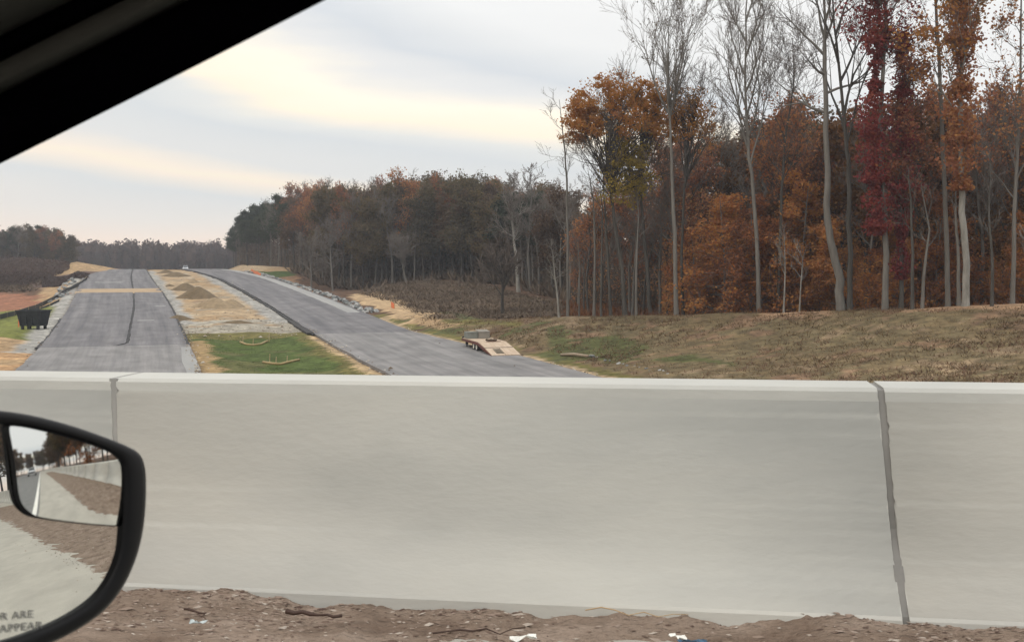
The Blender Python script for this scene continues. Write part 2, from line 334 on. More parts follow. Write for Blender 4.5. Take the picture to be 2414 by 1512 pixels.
m_dustsheet = material('dust_sheet', [(.30, .21, .125), (.36, .27, .17)], scale=.6)
rd = {}
def road(name, *a, **k): o = ribbon(name, *a, **k); tag(o, kind='structure'); return o
fr = np.arange
road('road', list(fr(30, 108, 3)), -10, 2.6, .02, .3, m_old, jag=.15, seed=1)
road('road', list(fr(30, 118, 3)), 15, lambda u: np.interp(u, [85, 112], [28.3, 25.2]), .02, .3, m_old, jag=.2, seed=2)
seam = lambda u: float(np.interp(u, [100, 125, 160, 270], [-3.9 if u < 104 else -2.9, -2.6, -2.0, -.6]))
uL = list(fr(103.5, 300, 1.7)); uR = list(fr(111.5, 300, 1.7))
road('road', uL, xl, lambda u: seam(u) - .13, .09, .3, m_new, side=m_tar, jag=.1, seed=3)
road('road', uL, lambda u: seam(u) + .13, 2.3, .085, .3, m_new, side=m_tar, jag=.1, seed=4)
road('road', uR, lambda u: 15 - xr(u), lambda u: 22.4 - xr(u), .10, .55, m_new, side=m_tar, jag=.12, seed=5)
road('road', uR, lambda u: 22.4 - xr(u), lambda u: 25 - xr(u), .085, .5, m_new, side=m_tar2, jag=.05, seed=6)
road('pavement', list(fr(135, 290, 2)), lambda u: 22.9 - xr(u), lambda u: 24.6 - xr(u), .105, .012, m_pale, jag=.2, seed=16)
road('tar_seam', uL, lambda u: seam(u) - .16, lambda u: seam(u) + .14, .035, .02, m_tar, nv=1, jag=.14, seed=7)
road('tar_seam', list(fr(103.5, 300, 1.3)), 2.25, 2.55, .04, .1, m_tar, nv=1, jag=.12, seed=8)
road('tar_seam', list(fr(103, 135, 1.1)), -10.25, -9.98, .04, .1, m_tar, nv=1, jag=.2, seed=9)
road('tar_seam', list(fr(111, 300, 1.1)), lambda u: 14.65 - xr(u), lambda u: 14.98 - xr(u), .0, .3, m_tar, nv=1, jag=.2, seed=10)
# stepped thicker front of the fresh layer where the crossover meets the road
road('road', list(fr(112, 128.5, 1.2)), lambda u: 14.35 + (u - 112) * .0, 15.05, .06, .45, m_tar2, nv=1, jag=.14, seed=11)
road('dirt_strip', [177, 179, 181, 183, 184.6, 186.5, 188], -9.8, 2.2, .101, .006, m_dustsheet, jag=1.2, seed=12)
for i_, (ua, ub, va, vb) in enumerate([(206, 208, -7.5, -3), (150, 151, .4, 1.8), (64, 101, 1.6, 2.5)]):
    road('dust_patch', list(np.linspace(ua, ub, 7)), va, vb, .094 if ua > 104 else .026, .006 if ua > 104 else .004, m_pale, jag=.35, seed=60 + i_)
road('dirt_strip', [129.0, 129.8, 130.4], -2.0, -.2, .098, .006, m_pale, jag=.3, seed=13)

# ------------------------------------------------------------------ bridge, barrier, debris
def BP(s, t, z=0): return Vector((BD[0] * s + BNn[0] * t, BD[1] * s + BNn[1] * t, z))
# distance of the barrier's front top edge from the camera axis is 3.9 m at pixel column 1206
TF = float(BNn[1] * 3.9)
m_deck = material('deck_concrete', [(.31, .295, .26), (.38, .36, .315)], scale=3, bump=.2, bump_scale=60, stretch=(.3, 1, 1))
m_conc = material('barrier_concrete', [(.39, .388, .362), (.44, .434, .402), (.475, .465, .425)], scale=1.0, stretch=(.6, 1, 1.6), coord='Object', bump=.06, bump_scale=30, rough=.85, detail=8, c2=(1.1, (.6, 1, 1.5), .90, 1.08))
m_girder = material('girder_concrete', [(.30, .29, .27), (.38, .37, .34)], scale=1)
m_lane = material('lane_asphalt', [(.13, .13, .13), (.18, .18, .175)], scale=4, bump=.2, bump_scale=60)
m_line = plain('line_paint', (.72, .71, .66), rough=.6)
def deck_sheet(name, s0, s1, t0, t1, dz, th, mat, ds=4):
    mb = MB(); ss = np.arange(s0, s1 + .01, ds)
    V = []; Fc = []
    for s in ss:
        z = float(deck_z(s)) + dz
        V += [BP(s, t0, z), BP(s, t1, z), BP(s, t0, z - th), BP(s, t1, z - th)]
    for i in range(len(ss) - 1):
        a = 4 * i; b = a + 4
        Fc += [(a, b, b + 1, a + 1), (a + 2, a + 3, b + 3, b + 2), (a, a + 2, b + 2, b), (a + 1, b + 1, b + 3, a + 3)]
    Fc += [(0, 1, 3, 2), (len(V) - 4, len(V) - 2, len(V) - 1, len(V) - 3)]
    return mesh_obj(name, V, Fc, mat)
tag(deck_sheet('shoulder', -160, 260, .62, TF + .35, 0, .25, m_deck), kind='structure')
tag(deck_sheet('road', -160, 260, -9.5, .62, .003, .25, m_lane), kind='structure')
tag(deck_sheet('road_line', -160, 260, .42, .55, .009, .006, m_line), kind='structure')
br = thing('bridge', 'concrete road bridge deck on girders behind the barrier', 'bridge')
for t0 in (-8, -4.5, -1, 2.5):
    g = deck_sheet('girder', -17, 36, t0, t0 + .5, -.251, 1.2, m_girder); g.parent = br
for s0 in (-18, 36):
    w = deck_sheet('abutment', s0, s0 + 1.2, -9.5, TF + .3, -.251, 6.9, m_girder, ds=1.2); w.parent = br

# jersey profile: (offset from the top front edge towards the road, height over the deck)
PROF = [(0, .81), (-.055, .33), (-.175, .076), (-.18, 0), (.40, 0), (.235, .81)]
LEAN = .085
barrier = thing('concrete_barrier', 'long pale grey concrete barrier along the bridge edge', 'barrier')
def bar_sec(s0, s1, g0, g1):
    n = max(1, int((s1 - s0) / 1.0)); V = []; Fc = []
    bev = [(-.0, .797), (.012, .81), (.222, .81), (.235, .797), (.40, 0), (-.18, 0), (-.178, .07), (-.172, .082), (-.142, .14), (-.112, .195), (-.090, .245), (-.0745, .29), (-.0625, .34), (-.0535, .39), (-.0455, .445), (-.038, .505), (-.030, .57)]
    fine = []
    for (p_, q_) in zip(bev, bev[1:] + bev[:1]):
        k_ = 14 if (p_[0] < 0 and q_[0] < 0.0001 and max(p_[1], q_[1]) > .08 and abs(p_[1] - q_[1]) > .2) else (3 if p_[0] < 0 and q_[0] < 0 else 1)
        fine += [(p_[0] + (q_[0] - p_[0]) * j / k_, p_[1] + (q_[1] - p_[1]) * j / k_) for j in range(k_)]
    bev = fine; m = len(bev); jr = random.Random(int(s0 * 100))
    for i in range(n + 1):
        s = s0 + g0 + (s1 - s0 - g0 - g1) * i / n
        for (a, h) in bev:
            e_ = 0 if 0 < i < n else abs(jr.gauss(0, .0022)) * (1 if i == 0 else -1) * (2.2 if jr.random() < .12 else 1)
            V.append(BP(s + e_ + LEAN * (.81 - h), TF + a, float(deck_z(s)) + h))
    for i in range(n):
        for k in range(m):
            k2 = (k + 1) % m; Fc.append((i * m + k, i * m + k2, (i + 1) * m + k2, (i + 1) * m + k))
    Fc += [tuple(range(m))[::-1], tuple(n * m + k for k in range(m))]
    o = mesh_obj('barrier_section', V, Fc, m_conc, barrier)
    o.data.polygons.foreach_set('use_smooth', [(-.17 < sum(V[q][0] * BNn[0] + V[q][1] * BNn[1] for q in f) / len(f) - TF < -.004) and len(f) == 4 for f in Fc]); return o
def s_at(px, t=None):      # along-bridge coordinate of the barrier's top front edge at a pixel column
    k = (px - CX) / F
    # point = BD*s + BN*TF ; X/Y = k
    return (k * BNn[1] * TF - BNn[0] * TF) / (BD[0] - k * BD[1])
sR = s_at(2080); sL = s_at(262); step = sR - sL
joints = [sL + step * i for i in range(-38, 62)]
m_joint = material('joint_filler', [(.17, .165, .155), (.24, .23, .215)], scale=5)
gp = lambda s: .010 if abs(s - sR) < .1 else .009
for a, b in zip(joints[:-1], joints[1:]): bar_sec(a, b, gp(a), gp(b))
m_joint2 = material('joint_filler_pale', [(.25, .245, .23), (.31, .30, .28)], scale=5)
for s in joints:
    if not -40 < s < 60: continue
    pr = ([(.006, .803), (.222, .803), (.39, 0), (-.172, 0), (-.167, .08), (-.045, .34)] if abs(s - sR) < .1 else [(.002, .8085), (.228, .8085), (.395, 0), (-.176, 0), (-.169, .08), (-.055, .33)])
    V = [BP(s + q + LEAN * (.81 - h), TF + a, float(deck_z(s)) + h) for q in (-.016, .016) for a, h in pr]
    MB().add(V, [tuple(range(6))[::-1], tuple(range(6, 12))] + [(i, (i + 1) % 6, 6 + (i + 1) % 6, 6 + i) for i in range(6)]).build('joint_filler', m_joint if abs(s - sR) < .1 else m_joint2, barrier)

# strip of dirt against the barrier toe
rs = np.random.RandomState(4)
ss = np.concatenate([np.arange(-30, -3.2, .5), np.arange(-3.2, 3.2, .025), np.arange(3.2, 14, .07), np.arange(14, 60, .4)])
tt = np.concatenate([np.linspace(0, .5, 26), np.linspace(.56, 2.4, 30)])
SS, TT = np.meshgrid(ss, tt)
def dirt_h(S, T):
    S = np.asarray(S, float); T = np.asarray(T, float); o = S * 0
    wid = .27 + .04 * vnoise(S, o, .7, 41) + .025 * vnoise(S, o, .17, 42) * (1 - sstep(1.5, 3, S)) - .115 * sstep(-.95, -.7, S) * (1 - sstep(.3, .5, S)) + 1.5 * sstep(1.9, 5, S) + .22 * (1 - sstep(-1.3, -.7, S))
    hh = .058 + .022 * vnoise(S, o, .55, 43) + .016 * vnoise(S, o, .16, 44)
    prof = np.clip(1 - T / wid, -.12, 1)
    return hh * np.sign(prof) * np.abs(prof) ** .8 + (.010 * vnoise(S, T, .05, 45) + .006 * vnoise(S, T, .022, 46)) * (prof > 0), wid
zz, wid = dirt_h(SS, TT)
V = np.stack([BD[0] * SS + BNn[0] * (TF - .17 - TT), BD[1] * SS + BNn[1] * (TF - .17 - TT), deck_z(SS) + zz], -1).reshape(-1, 3)
idx = np.arange(SS.size).reshape(SS.shape); Fq = np.stack([idx[:-1, :-1], idx[1:, :-1], idx[1:, 1:], idx[:-1, 1:]], -1).reshape(-1, 4)
m_dirt = material('dirt_debris', [(.15, .105, .078), (.215, .16, .122), (.28, .215, .17)], scale=7, stretch=(.35, 1, 1), bump=1, bump_scale=40, detail=9)
tag(mesh_obj('dirt_strip', V, Fq.tolist(), m_dirt, smooth=True), kind='structure')
# small stones, chips and twigs in the dirt
rng = random.Random(8)
m_chip = material('debris_chips', [(.08, .05, .04), (.15, .105, .08), (.22, .165, .13), (.24, .18, .145), (.40, .35, .30)], scale=8, island=1.0, mid=(0, 1))
ch = MB()
for k in range(9000):
    s = rng.uniform(-2.6, 2.4) if k < 6500 else rng.uniform(2.4, 22)
    if k < 6500 and vnoise(np.array([s]), np.array([0.]), .35, 91)[0] < rng.uniform(-1, .6): continue
    q = rng.random() ** 1.2 * (.36 if k < 6500 else 1.9) * (1.15 if rng.random() < .1 else 1)
    zq, wq = dirt_h(s, q)
    if q > float(wq) * 1.25: continue
    z = float(deck_z(s)) + max(0, float(zq)) + .001
    a = rng.uniform(.0016, .0048) * (1.9 if rng.random() < .05 else 1) * (1 if k < 6500 else 2.2); Mx = Matrix.Translation(BP(s, TF - .17 - q, z)) @ Matrix.Rotation(BA + rng.gauss(0, .25), 4, 'Z') @ Matrix.Rotation(rng.uniform(-.25, .25), 4, 'Y')
    l_ = a * rng.uniform(1.2, 5)
    V = [Mx @ Vector(p) for p in ((-l_, 0, 0), (0, -a, -a * .3), (l_, 0, 0), (0, a, 0), (l_ * .2, a * .1, a * .7))]
    ch.add(V, [(0, 1, 4), (1, 2, 4), (2, 3, 4), (3, 0, 4)])
tag(ch.build('gravel', m_chip), kind='stuff')
def litter(name, px, py, size, mat, label, cat, ang, zoff=.01):
    d = ray(px, py)
    zt = DECK0 + zoff; k = (zt - CZ) / d.z; p = Vector((0, 0, CZ)) + d * k
    mb = MB(); lx, ly, lz = size; n = 8; rr = random.Random(int(px))
    if name == 'stick':
        mb.tube([Vector((lx * (j / (n - 1) - .5), rr.gauss(0, .05) * lx, rr.uniform(-.2, .6) * ly)) for j in range(n)], [ly * rr.uniform(.5, .9) * (1 - .5 * j / n) for j in range(n)], 6)
    else:     # crumpled flake
        V = []; g_ = [[rr.uniform(-.3, 1.1) * ly for _ in range(4)] for _ in range(6)]
        for s_ in (0, 1):
            for i in range(6):
                for k in range(4): V.append((lx * (i / 5 - .5) + rr.gauss(0, .05) * lx * (s_ == 0), ly * 2.4 * (k / 3 - .5) * (.6 + .5 * math.sin(i * 1.9)), g_[i][k] - s_ * .0015))
        F_ = [(i * 4 + k, i * 4 + k + 1, i * 4 + k + 5, i * 4 + k + 4) for i in range(5) for k in range(3)]; mb.add(V, F_ + [tuple(q + 24 for q in f[::-1]) for f in F_])
    o = mb.build(name, mat, smooth=(name == 'stick')); o.location = p; o.rotation_euler = (0, 0, ang); return tag(o, label, cat)
m_white = plain('litter_white', (.78, .77, .72)); m_blue = plain('litter_blue', (.06, .12, .19)); m_palel = plain('litter_pale_blue', (.45, .5, .5)); m_stick = plain('stick_brown', (.05, .026, .018))
litter('litter', 1232, 1503, (.09, .012, .01), m_white, 'white crumpled scrap lying in the dirt near the middle of the bottom edge', 'litter', .35, .03)
litter('litter', 1597, 1503, (.06, .011, .01), m_white, 'white scrap touching a blue scrap in the dirt', 'litter', -.6, .03)
litter('litter', 1632, 1511, (.09, .008, .01), m_blue, 'blue scrap of plastic in the dirt at the bottom edge', 'litter', -.1, .03)
litter('litter', 467, 1466, (.055, .01, .01), m_palel, 'pale blue scrap in the dirt right of the mirror', 'litter', .1, .05)
litter('stick', 740, 1447, (.2, .011, .01), m_stick, 'dark brown stick on top of the dirt heap by the barrier toe', 'stick', -.25, .07)
litter('stick', 1500, 1441, (.34, .003, .01), plain('straw', (.4, .28, .16)), 'thin tan straw stalk against the barrier toe', 'stick', -.18, .075)
litter('stick', 1130, 1484, (.3, .005, .01), m_stick, 'thin brown stick lying flat in the dirt below the middle of the barrier', 'stick', .05, .05)
litter('stick', 460, 1440, (.10, .006, .01), m_stick, 'short dark twig on the dirt right of the mirror', 'stick', -.5, .07)

# ------------------------------------------------------------------ the car the photo is taken from
m_black = plain('black_plastic', (.005, .005, .006), rough=.55, spec=.3)
m_trim = plain('grey_headliner', (.055, .053, .045), rough=.95, spec=.1)
m_paint = plain('car_paint', (.05, .05, .06), rough=.3)
m_pil = plain('pillar_black', (.0012, .001, .0016), rough=1, spec=0.0)
car = thing('car', 'dark car interior with window pillar and side mirror in the foreground', 'car', (0, 0, 0))
def strip(rows, name, mat):   # rows: perpendicular pixel offset from the pillar's lower edge, distance factor
    A0 = (-450, 607); B0 = (1250, -249); dxp, dyp = -.4497, -.8932
    V = []; Fc = []; n = 24
    for i in range(n + 1):
        t = i / n; bx = A0[0] + (B0[0] - A0[0]) * t; by = A0[1] + (B0[1] - A0[1]) * t + 8 * math.sin(math.pi * t)
        dep = .80 - .35 * t
        for (o_, df) in rows: V.append(P(bx + dxp * o_, by + dyp * o_, dep * df))
    m = len(rows)
    for i in range(n):
        for k in range(m - 1): Fc.append((i * m + k, i * m + k + 1, (i + 1) * m + k + 1, (i + 1) * m + k))
    return mesh_obj(name, V, Fc, mat, car, smooth=True)
strip([(30, 1.25), (10, 1.14), (2, 1.05), (0, 1.0), (6, .985), (30, .975), (90, .97), (140, .975), (150, 1.0)], 'window_pillar', m_pil)
strip([(138, 1.01), (150, .985), (168, .965), (180, .96), (205, .975), (215, 1.0)], 'pillar_trim', m_trim)
strip([(213, 1.01), (225, .99), (245, .985), (262, .99), (270, 1.0)], 'door_seal', m_pil)
strip([(268, 1.01), (285, .975), (330, .95), (400, .93), (520, .88), (700, .8)], 'roof_lining', m_trim)
mb = MB(); mb.box(-.6, 1.6, -1.0, .30, CZ + .32, CZ + .36); mb.build('roof', m_paint, car)
mb = MB(); mb.prism([(.34, CZ - .95), (.44, CZ - .9), (.46, CZ - .55), (.42, CZ - .34), (.36, CZ - .34)], 'x', -.9, .9); mb.build('door', m_paint, car)

# side mirror: flat main glass plus a convex blind-spot glass in its upper outer corner
m_mirror = bpy.data.materials.new('mirror_glass'); m_mirror.use_nodes = True
b_ = m_mirror.node_tree.nodes['Principled BSDF']; b_.inputs['Metallic'].default_value = 1; b_.inputs['Roughness'].default_value = 0; b_.inputs['Base Color'].default_value = (.80, .81, .78, 1)
E3 = Vector((BD[0], BD[1], 0))
def nrm_for(px, py, tgt): return (tgt.normalized() - ray(px, py).normalized()).normalized()
nM = nrm_for(-110, 1178, E3)
C0 = Vector((0, 0, CZ)); PM = C0 + ray(150, 1250).normalized() * .86
def on_plane(px, py, off=0.0, q=PM, n=nM):
    d = ray(px, py); k = ((q + n * off) - C0).dot(n) / d.dot(n); return C0 + d * k
outer = [(-420, 975), (-200, 950), (0, 966), (80, 978), (170, 1002), (250, 1030), (305, 1052), (330, 1068), (342, 1095), (345, 1140), (343, 1200), (336, 1260), (320, 1320), (292, 1382), (250, 1436), (190, 1480), (110, 1520), (0, 1560), (-200, 1600), (-420, 1600)]
inner = [(-390, 1010), (-200, 990), (0, 997), (80, 1010), (160, 1030), (230, 1052), (268, 1070), (284, 1088), (288, 1110), (291, 1150), (290, 1200), (288, 1250), (284, 1300), (262, 1358), (228, 1404), (175, 1443), (105, 1478), (0, 1515), (-200, 1555), (-390, 1560)]
def smooth_loop(pts, it=2):
    for _ in range(it):
        q = []
        for i in range(len(pts)):
            a = pts[i]; b = pts[(i + 1) % len(pts)]
            q += [(a[0] * .75 + b[0] * .25, a[1] * .75 + b[1] * .25), (a[0] * .25 + b[0] * .75, a[1] * .25 + b[1] * .75)]
        pts = q
    return pts
outer = smooth_loop(outer); inner = smooth_loop(inner); n_o = len(outer)
cxo, cyo = 0, 1280
def shr(p, f): return (cxo + (p[0] - cxo) * f, cyo + (p[1] - cyo) * f)
rings = [[on_plane(*p, -.006) for p in inner], [on_plane(*p, .0012) for p in inner], [on_plane(*((a[0] * .6 + b[0] * .4), (a[1] * .6 + b[1] * .4)), .0032) for a, b in zip(inner, outer)],
         [on_plane(*((a[0] * .15 + b[0] * .85), (a[1] * .15 + b[1] * .85)), .0022) for a, b in zip(inner, outer)],
         [on_plane(*p, -.002) for p in outer], [on_plane(*shr(p, 1.0)) - nM * .03 for p in outer], [on_plane(*shr(p, .85)) - nM * .07 for p in outer], [on_plane(*shr(p, .5)) - nM * .10 for p in outer]]
V = [v for r_ in rings for v in r_]; Fc = []
for i in range(len(rings) - 1):
    for k in range(n_o): k2 = (k + 1) % n_o; Fc.append((i * n_o + k, i * n_o + k2, (i + 1) * n_o + k2, (i + 1) * n_o + k))
Fc.append(tuple((len(rings) - 1) * n_o + k for k in range(n_o)))
mir = mesh_obj('side_mirror', V, Fc, m_black, car, smooth=True)
# the stalk that holds the mirror on the door
mesh_stalk = MB().tube([on_plane(-420, 1560) - nM * .04, Vector((-.75, .42, CZ - .42))], .05, 10).build('mirror_arm', m_black, car, smooth=True)
gl = mesh_obj('mirror_glass', [on_plane(*p, -.002) for p in smooth_loop([shr(p, 1.01) for p in inner], 0)], [tuple(range(n_o))], m_mirror, mir)
spot = [(24, 1001), (80, 1010), (160, 1030), (230, 1052), (268, 1070), (284, 1088), (288, 1110), (290, 1150), (289, 1200), (284, 1234), (275, 1238), (200, 1232), (95, 1219), (70, 1208), (50, 1188), (42, 1160), (36, 1100), (28, 1050), (20, 1010)]
spot = smooth_loop(spot, 2)
RSP = .42
nS = nrm_for(95, 1108, Vector((E3.x, E3.y, .0)))
pS = on_plane(95, 1108, .004); cS = pS - nS * RSP
def on_sphere(px, py):
    d = ray(px, py).normalized(); oc = C0 - cS; b = oc.dot(d); c = oc.dot(oc) - RSP * RSP; disc = b * b - c
    return C0 + d * (-b - math.sqrt(max(disc, 0)))
# dense grid clipped to the outline
cxs = sum(p[0] for p in spot) / len(spot); cys = sum(p[1] for p in spot) / len(spot); nr = 24
V = [on_sphere(cxs, cys)]; Fc = []; m = len(spot)
for r_ in range(1, nr + 1):
    for p in spot: V.append(on_sphere(cxs + (p[0] - cxs) * r_ / nr, cys + (p[1] - cys) * r_ / nr))
for k in range(m): Fc.append((0, 1 + k, 1 + (k + 1) % m))
for r_ in range(nr - 1):
    for k in range(m): a = 1 + r_ * m; b = a + m; k2 = (k + 1) % m; Fc.append((a + k, b + k, b + k2, a + k2))
sp_ = mesh_obj('spot_mirror', V, Fc, m_mirror, mir, smooth=True)
rim_pts = [on_sphere(*p) for p in spot]
V = []; Fc = []
for k, p in enumerate(spot):
    q = on_sphere(*p); w = on_sphere(cxs + (p[0] - cxs) * 1.022, cys + (p[1] - cys) * 1.022)
    V += [q + nM * .0006, w + nM * .0006, w - nM * .004]
for k in range(m):
    k2 = (k + 1) % m; Fc += [(3 * k, 3 * k + 1, 3 * k2 + 1, 3 * k2), (3 * k + 1, 3 * k + 2, 3 * k2 + 2, 3 * k2 + 1)]
mesh_obj('spot_mirror_rim', V, Fc, m_black, mir)
m_etch = plain('etched_letters', (.27, .265, .25), rough=.9)
def glass_text(txt, px, py, size_px, xdir):
    cu = bpy.data.curves.new('lettering', 'FONT'); cu.body = txt; cu.align_x = 'RIGHT'; cu.size = 1; cu.space_character = 1.15
    to = bpy.data.objects.new('lettering_tmp', cu); col.objects.link(to); bpy.context.view_layer.update()
    mt = bpy.data.meshes.new_from_object(to.evaluated_get(bpy.context.evaluated_depsgraph_get())); bpy.data.objects.remove(to)
    # lay it on the glass: one letter unit = size_px pixels, baseline direction rising along xdir
    ux = on_plane(px + 100, py + 100 * xdir) - on_plane(px, py); ux /= 100; uy = (on_plane(px + 4, py - 100) - on_plane(px, py)) / 100
    o_ = on_plane(px, py, -.0008)
    for v in mt.vertices: v.co = o_ + ux * (v.co.x * size_px * .98) + uy * (v.co.y * size_px)
    mt.materials.append(m_etch); lo = bpy.data.objects.new('lettering', mt); col.objects.link(lo); lo.parent = mir
glass_text('OBJECTS IN MIRROR ARE', 80, 1454, 25, -.09)
glass_text('CLOSER THAN THEY APPEAR', 101, 1480, 25, -.105)

# ------------------------------------------------------------------ trees
def leafmat(name, cols, obr=.5): return material(name, cols, scale=.35, island=.55, objrand=obr, transl=.5, rough=.8, spec=.15, mid=(.15, .85), detail=3)
M = {
 'orange': leafmat('leaves_orange', [(.09, .045, .02), (.18, .085, .03), (.26, .13, .04)]),
 'oak': leafmat('leaves_oak', [(.22, .115, .032), (.42, .20, .045), (.34, .13, .042)], .2),
 'beech': leafmat('leaves_beech', [(.20, .085, .045), (.42, .16, .055), (.50, .25, .075)]),
 'olive': leafmat('leaves_olive', [(.26, .20, .045), (.42, .31, .055), (.45, .34, .07)]),
 'rust': leafmat('leaves_rust', [(.06, .04, .03), (.115, .072, .046), (.165, .11, .062)]),
 'brown': leafmat('leaves_brown', [(.06, .05, .032), (.115, .09, .048), (.17, .12, .058)]),
 'red': leafmat('leaves_red', [(.14, .03, .032), (.27, .05, .048), (.35, .10, .06)]),
 'redbrown': leafmat('leaves_redbrown', [(.16, .07, .045), (.33, .125, .06), (.42, .21, .08)]),
 'pine': leafmat('needles', [(.025, .036, .024), (.045, .062, .036), (.062, .075, .04)]),
 'bark': material('bark_grey', [(.095, .088, .078), (.14, .13, .115), (.19, .178, .157)], scale=1.2, stretch=(3, 3, .5), bump=.6, objrand=.25, mid=(.2, .8)),
 'barkd': material('bark_dark', [(.035, .032, .028), (.06, .055, .048), (.095, .088, .076)], scale=1.2, stretch=(3, 3, .5), bump=.6, objrand=.25, mid=(.2, .8)),
 'barkw': material('bark_white', [(.12, .115, .10), (.23, .22, .195), (.36, .345, .31)], scale=1.5, stretch=(2, 2, .6), mid=(.2, .8)),
 'twig': material('twigs', [(.11, .093, .08), (.17, .145, .125)], scale=1),
 'twigd': material('twigs_dark', [(.085, .068, .058), (.13, .105, .09)], scale=1),
}
class Tree:
    def __init__(s, seed): s.r = random.Random(seed); s.big = MB(); s.fine = MB(); s.tips = []
    def rv(s): return Vector((s.r.gauss(0, 1), s.r.gauss(0, 1), s.r.gauss(0, 1)))
    def trunk(s, pts, r0, r1, n=9):
        pts = [Vector(p) for p in pts]; k = len(pts) - 1; out = []
        for i in range(k):
            for j in range(3): out.append(pts[i].lerp(pts[i + 1], j / 3))
        out.append(pts[-1]); m = len(out)
        out = [p + Vector((s.r.gauss(0, .3), s.r.gauss(0, .3), 0)) * r0 * (.5 if 0 < i < m - 1 else 0) for i, p in enumerate(out)]
        rad = [r0 * (1.25 if i == 0 else 1) * (1 - i / (m - 1)) ** .8 + r1 for i in range(m)]
        s.big.tube(out, rad, n, cap=False); s.tp = out; s.tr = rad; return s
    def on(s, t):
        m = len(s.tp) - 1; f = min(max(t, 0), .9999) * m; i = int(f); return s.tp[i].lerp(s.tp[i + 1], f - i), s.tr[i], (s.tp[i + 1] - s.tp[i]).normalized()
    def branch(s, p, d, length, rad, lev, maxlev, nch, trop=.12, wig=.13, ang=(22, 48), lf=(.45, .7), fine_at=2, minr=.012):
        ns = 5 if lev == 0 else (4 if lev == 1 else 3); pts = [p]; rr = [rad]; dd = d.copy()
        for i in range(ns):
            dd = (dd + s.rv() * wig + Vector((0, 0, trop))).normalized(); p = p + dd * (length / ns); pts.append(p); rr.append(max(minr, rad * (1 - (i + 1) / (ns + .4))))
        (s.fine if lev >= fine_at else s.big).tube(pts, rr, 5 if lev == 0 else (4 if lev == 1 else 3), cap=False)
        if lev < maxlev:
            for c in range(nch[min(lev, len(nch) - 1)]):
                t = s.r.uniform(.22, 1) * ns; i = min(int(t), ns - 1); q = pts[i].lerp(pts[i + 1], t - i); ax = (pts[i + 1] - pts[i]).normalized()
                perp = s.rv().cross(ax).normalized(); a = R(s.r.uniform(*ang)); cd = (ax * math.cos(a) + perp * math.sin(a)).normalized()
                s.branch(q, cd, length * s.r.uniform(*lf), max(minr, rr[i] * .62), lev + 1, maxlev, nch, trop, wig * 1.15, ang, lf, fine_at, minr)
        if lev >= maxlev - 1:
            for q in pts[1:]: s.tips.append(q)
    def limbs(s, n, t0, t1, len0, len1, elev=(25, 65), maxlev=3, nch=(5, 4, 4), az=None, **k):
        for i in range(n):
            t = t0 + (t1 - t0) * (i + s.r.random()) / n; p, r_, d = s.on(t)
            a = s.r.uniform(0, 2 * math.pi) if az is None else az + s.r.gauss(0, .6); e = R(s.r.uniform(*elev))
            dr = Vector((math.cos(a) * math.cos(e), math.sin(a) * math.cos(e), math.sin(e)))
            ln = (len0 + (len1 - len0) * (t - t0) / max(1e-6, t1 - t0)) * s.r.uniform(.75, 1.2)
            s.branch(p, dr, ln, max(.03, r_ * .5), 0, maxlev, nch, **k)
        return s
    def leaves(s, n, size, spread, pick=None, droop=0, seed=0, tips=None):
        g = np.random.RandomState(seed + 7); T = np.array([tuple(t) for t in (tips if tips is not None else s.tips)])
        if pick is not None: k_ = [bool(pick(t)) for t in T]; T = T[k_] if any(k_) else T[-20:]
        c = T[g.randint(0, len(T), n)] + g.randn(n, 3) * spread * np.array([1, 1, .8]); c[:, 2] -= droop * g.rand(n)
        return leaf_quads(c, size, g)
def leaf_quads(c, size, g, flat=0.0):
    n = len(c); a = g.randn(n, 3); a[:, 2] *= (1 - flat); a /= np.linalg.norm(a, axis=1)[:, None]; b = g.randn(n, 3); b[:, 2] *= (1 - flat); b -= a * (a * b).sum(1)[:, None]; b /= np.linalg.norm(b, axis=1)[:, None]
    sz = size * (.55 + .9 * g.rand(n))[:, None]; a = a * sz; b = b * sz * .7
    return np.stack([c - a, c - b * .9, c + a, c + b], 1).reshape(-1, 3)
def make(name, label, cat, T, loc, bark='bark', twig='twig', leaves=None, group=None, rz=0):
    root = thing(name, label, cat, loc, rz, group)
    T.big.build('trunk', M[bark], root, smooth=True)
    if T.fine.v: T.fine.build('branches', M[twig], root)
    for lv in (leaves or []): quads_obj('crown', lv[0], M[lv[1]], root)
    return root
def tpath(base, pix, Y=None):     # trunk path through picture points, upright at the tree's own distance, relative to its base
    Y = Y or base.y; return [Vector((0, 0, -.3))] + [P(x, y, Y) - base for x, y in pix]

# --- named trees at the front of the right wood
def front(px, py, dy=0):
    b = hit(px, py + 7); return at(px, b.y + 2.5 + dy)
b = front(1338, 746); T = Tree(11).trunk(tpath(b, [(1338, 560), (1335, 420), (1328, 330), (1318, 235)]), .13, .02, 7).limbs(9, .3, .98, 2.4, 1.6, (20, 60), 2, (5, 4))
make('bare_tree', 'slender bare tree with a thin straight trunk left of the orange oak', 'tree', T, b, 'bark')
b = front(1318, 747, -1); T = Tree(12).trunk(tpath(b, [(1313, 690), (1306, 640), (1301, 590)]), .10, .02, 7).limbs(9, .35, .97, 1.8, 1.2, (20, 60), 2, (4, 3), wig=.2)
make('birch_tree', 'small crooked white barked tree at the edge of the brown field', 'tree', T, b, 'barkw', 'twig')
# orange-crowned oak
b = front(1475, 741, 1.5); T = Tree(13).trunk(tpath(b, [(1466, 640), (1448, 520), (1436, 430), (1432, 360), (1445, 260)]), 0.182, .05)
T.limbs(15, .5, .93, 5.0, 4.4, (15, 70), 3, (6, 4, 3), wig=.16)

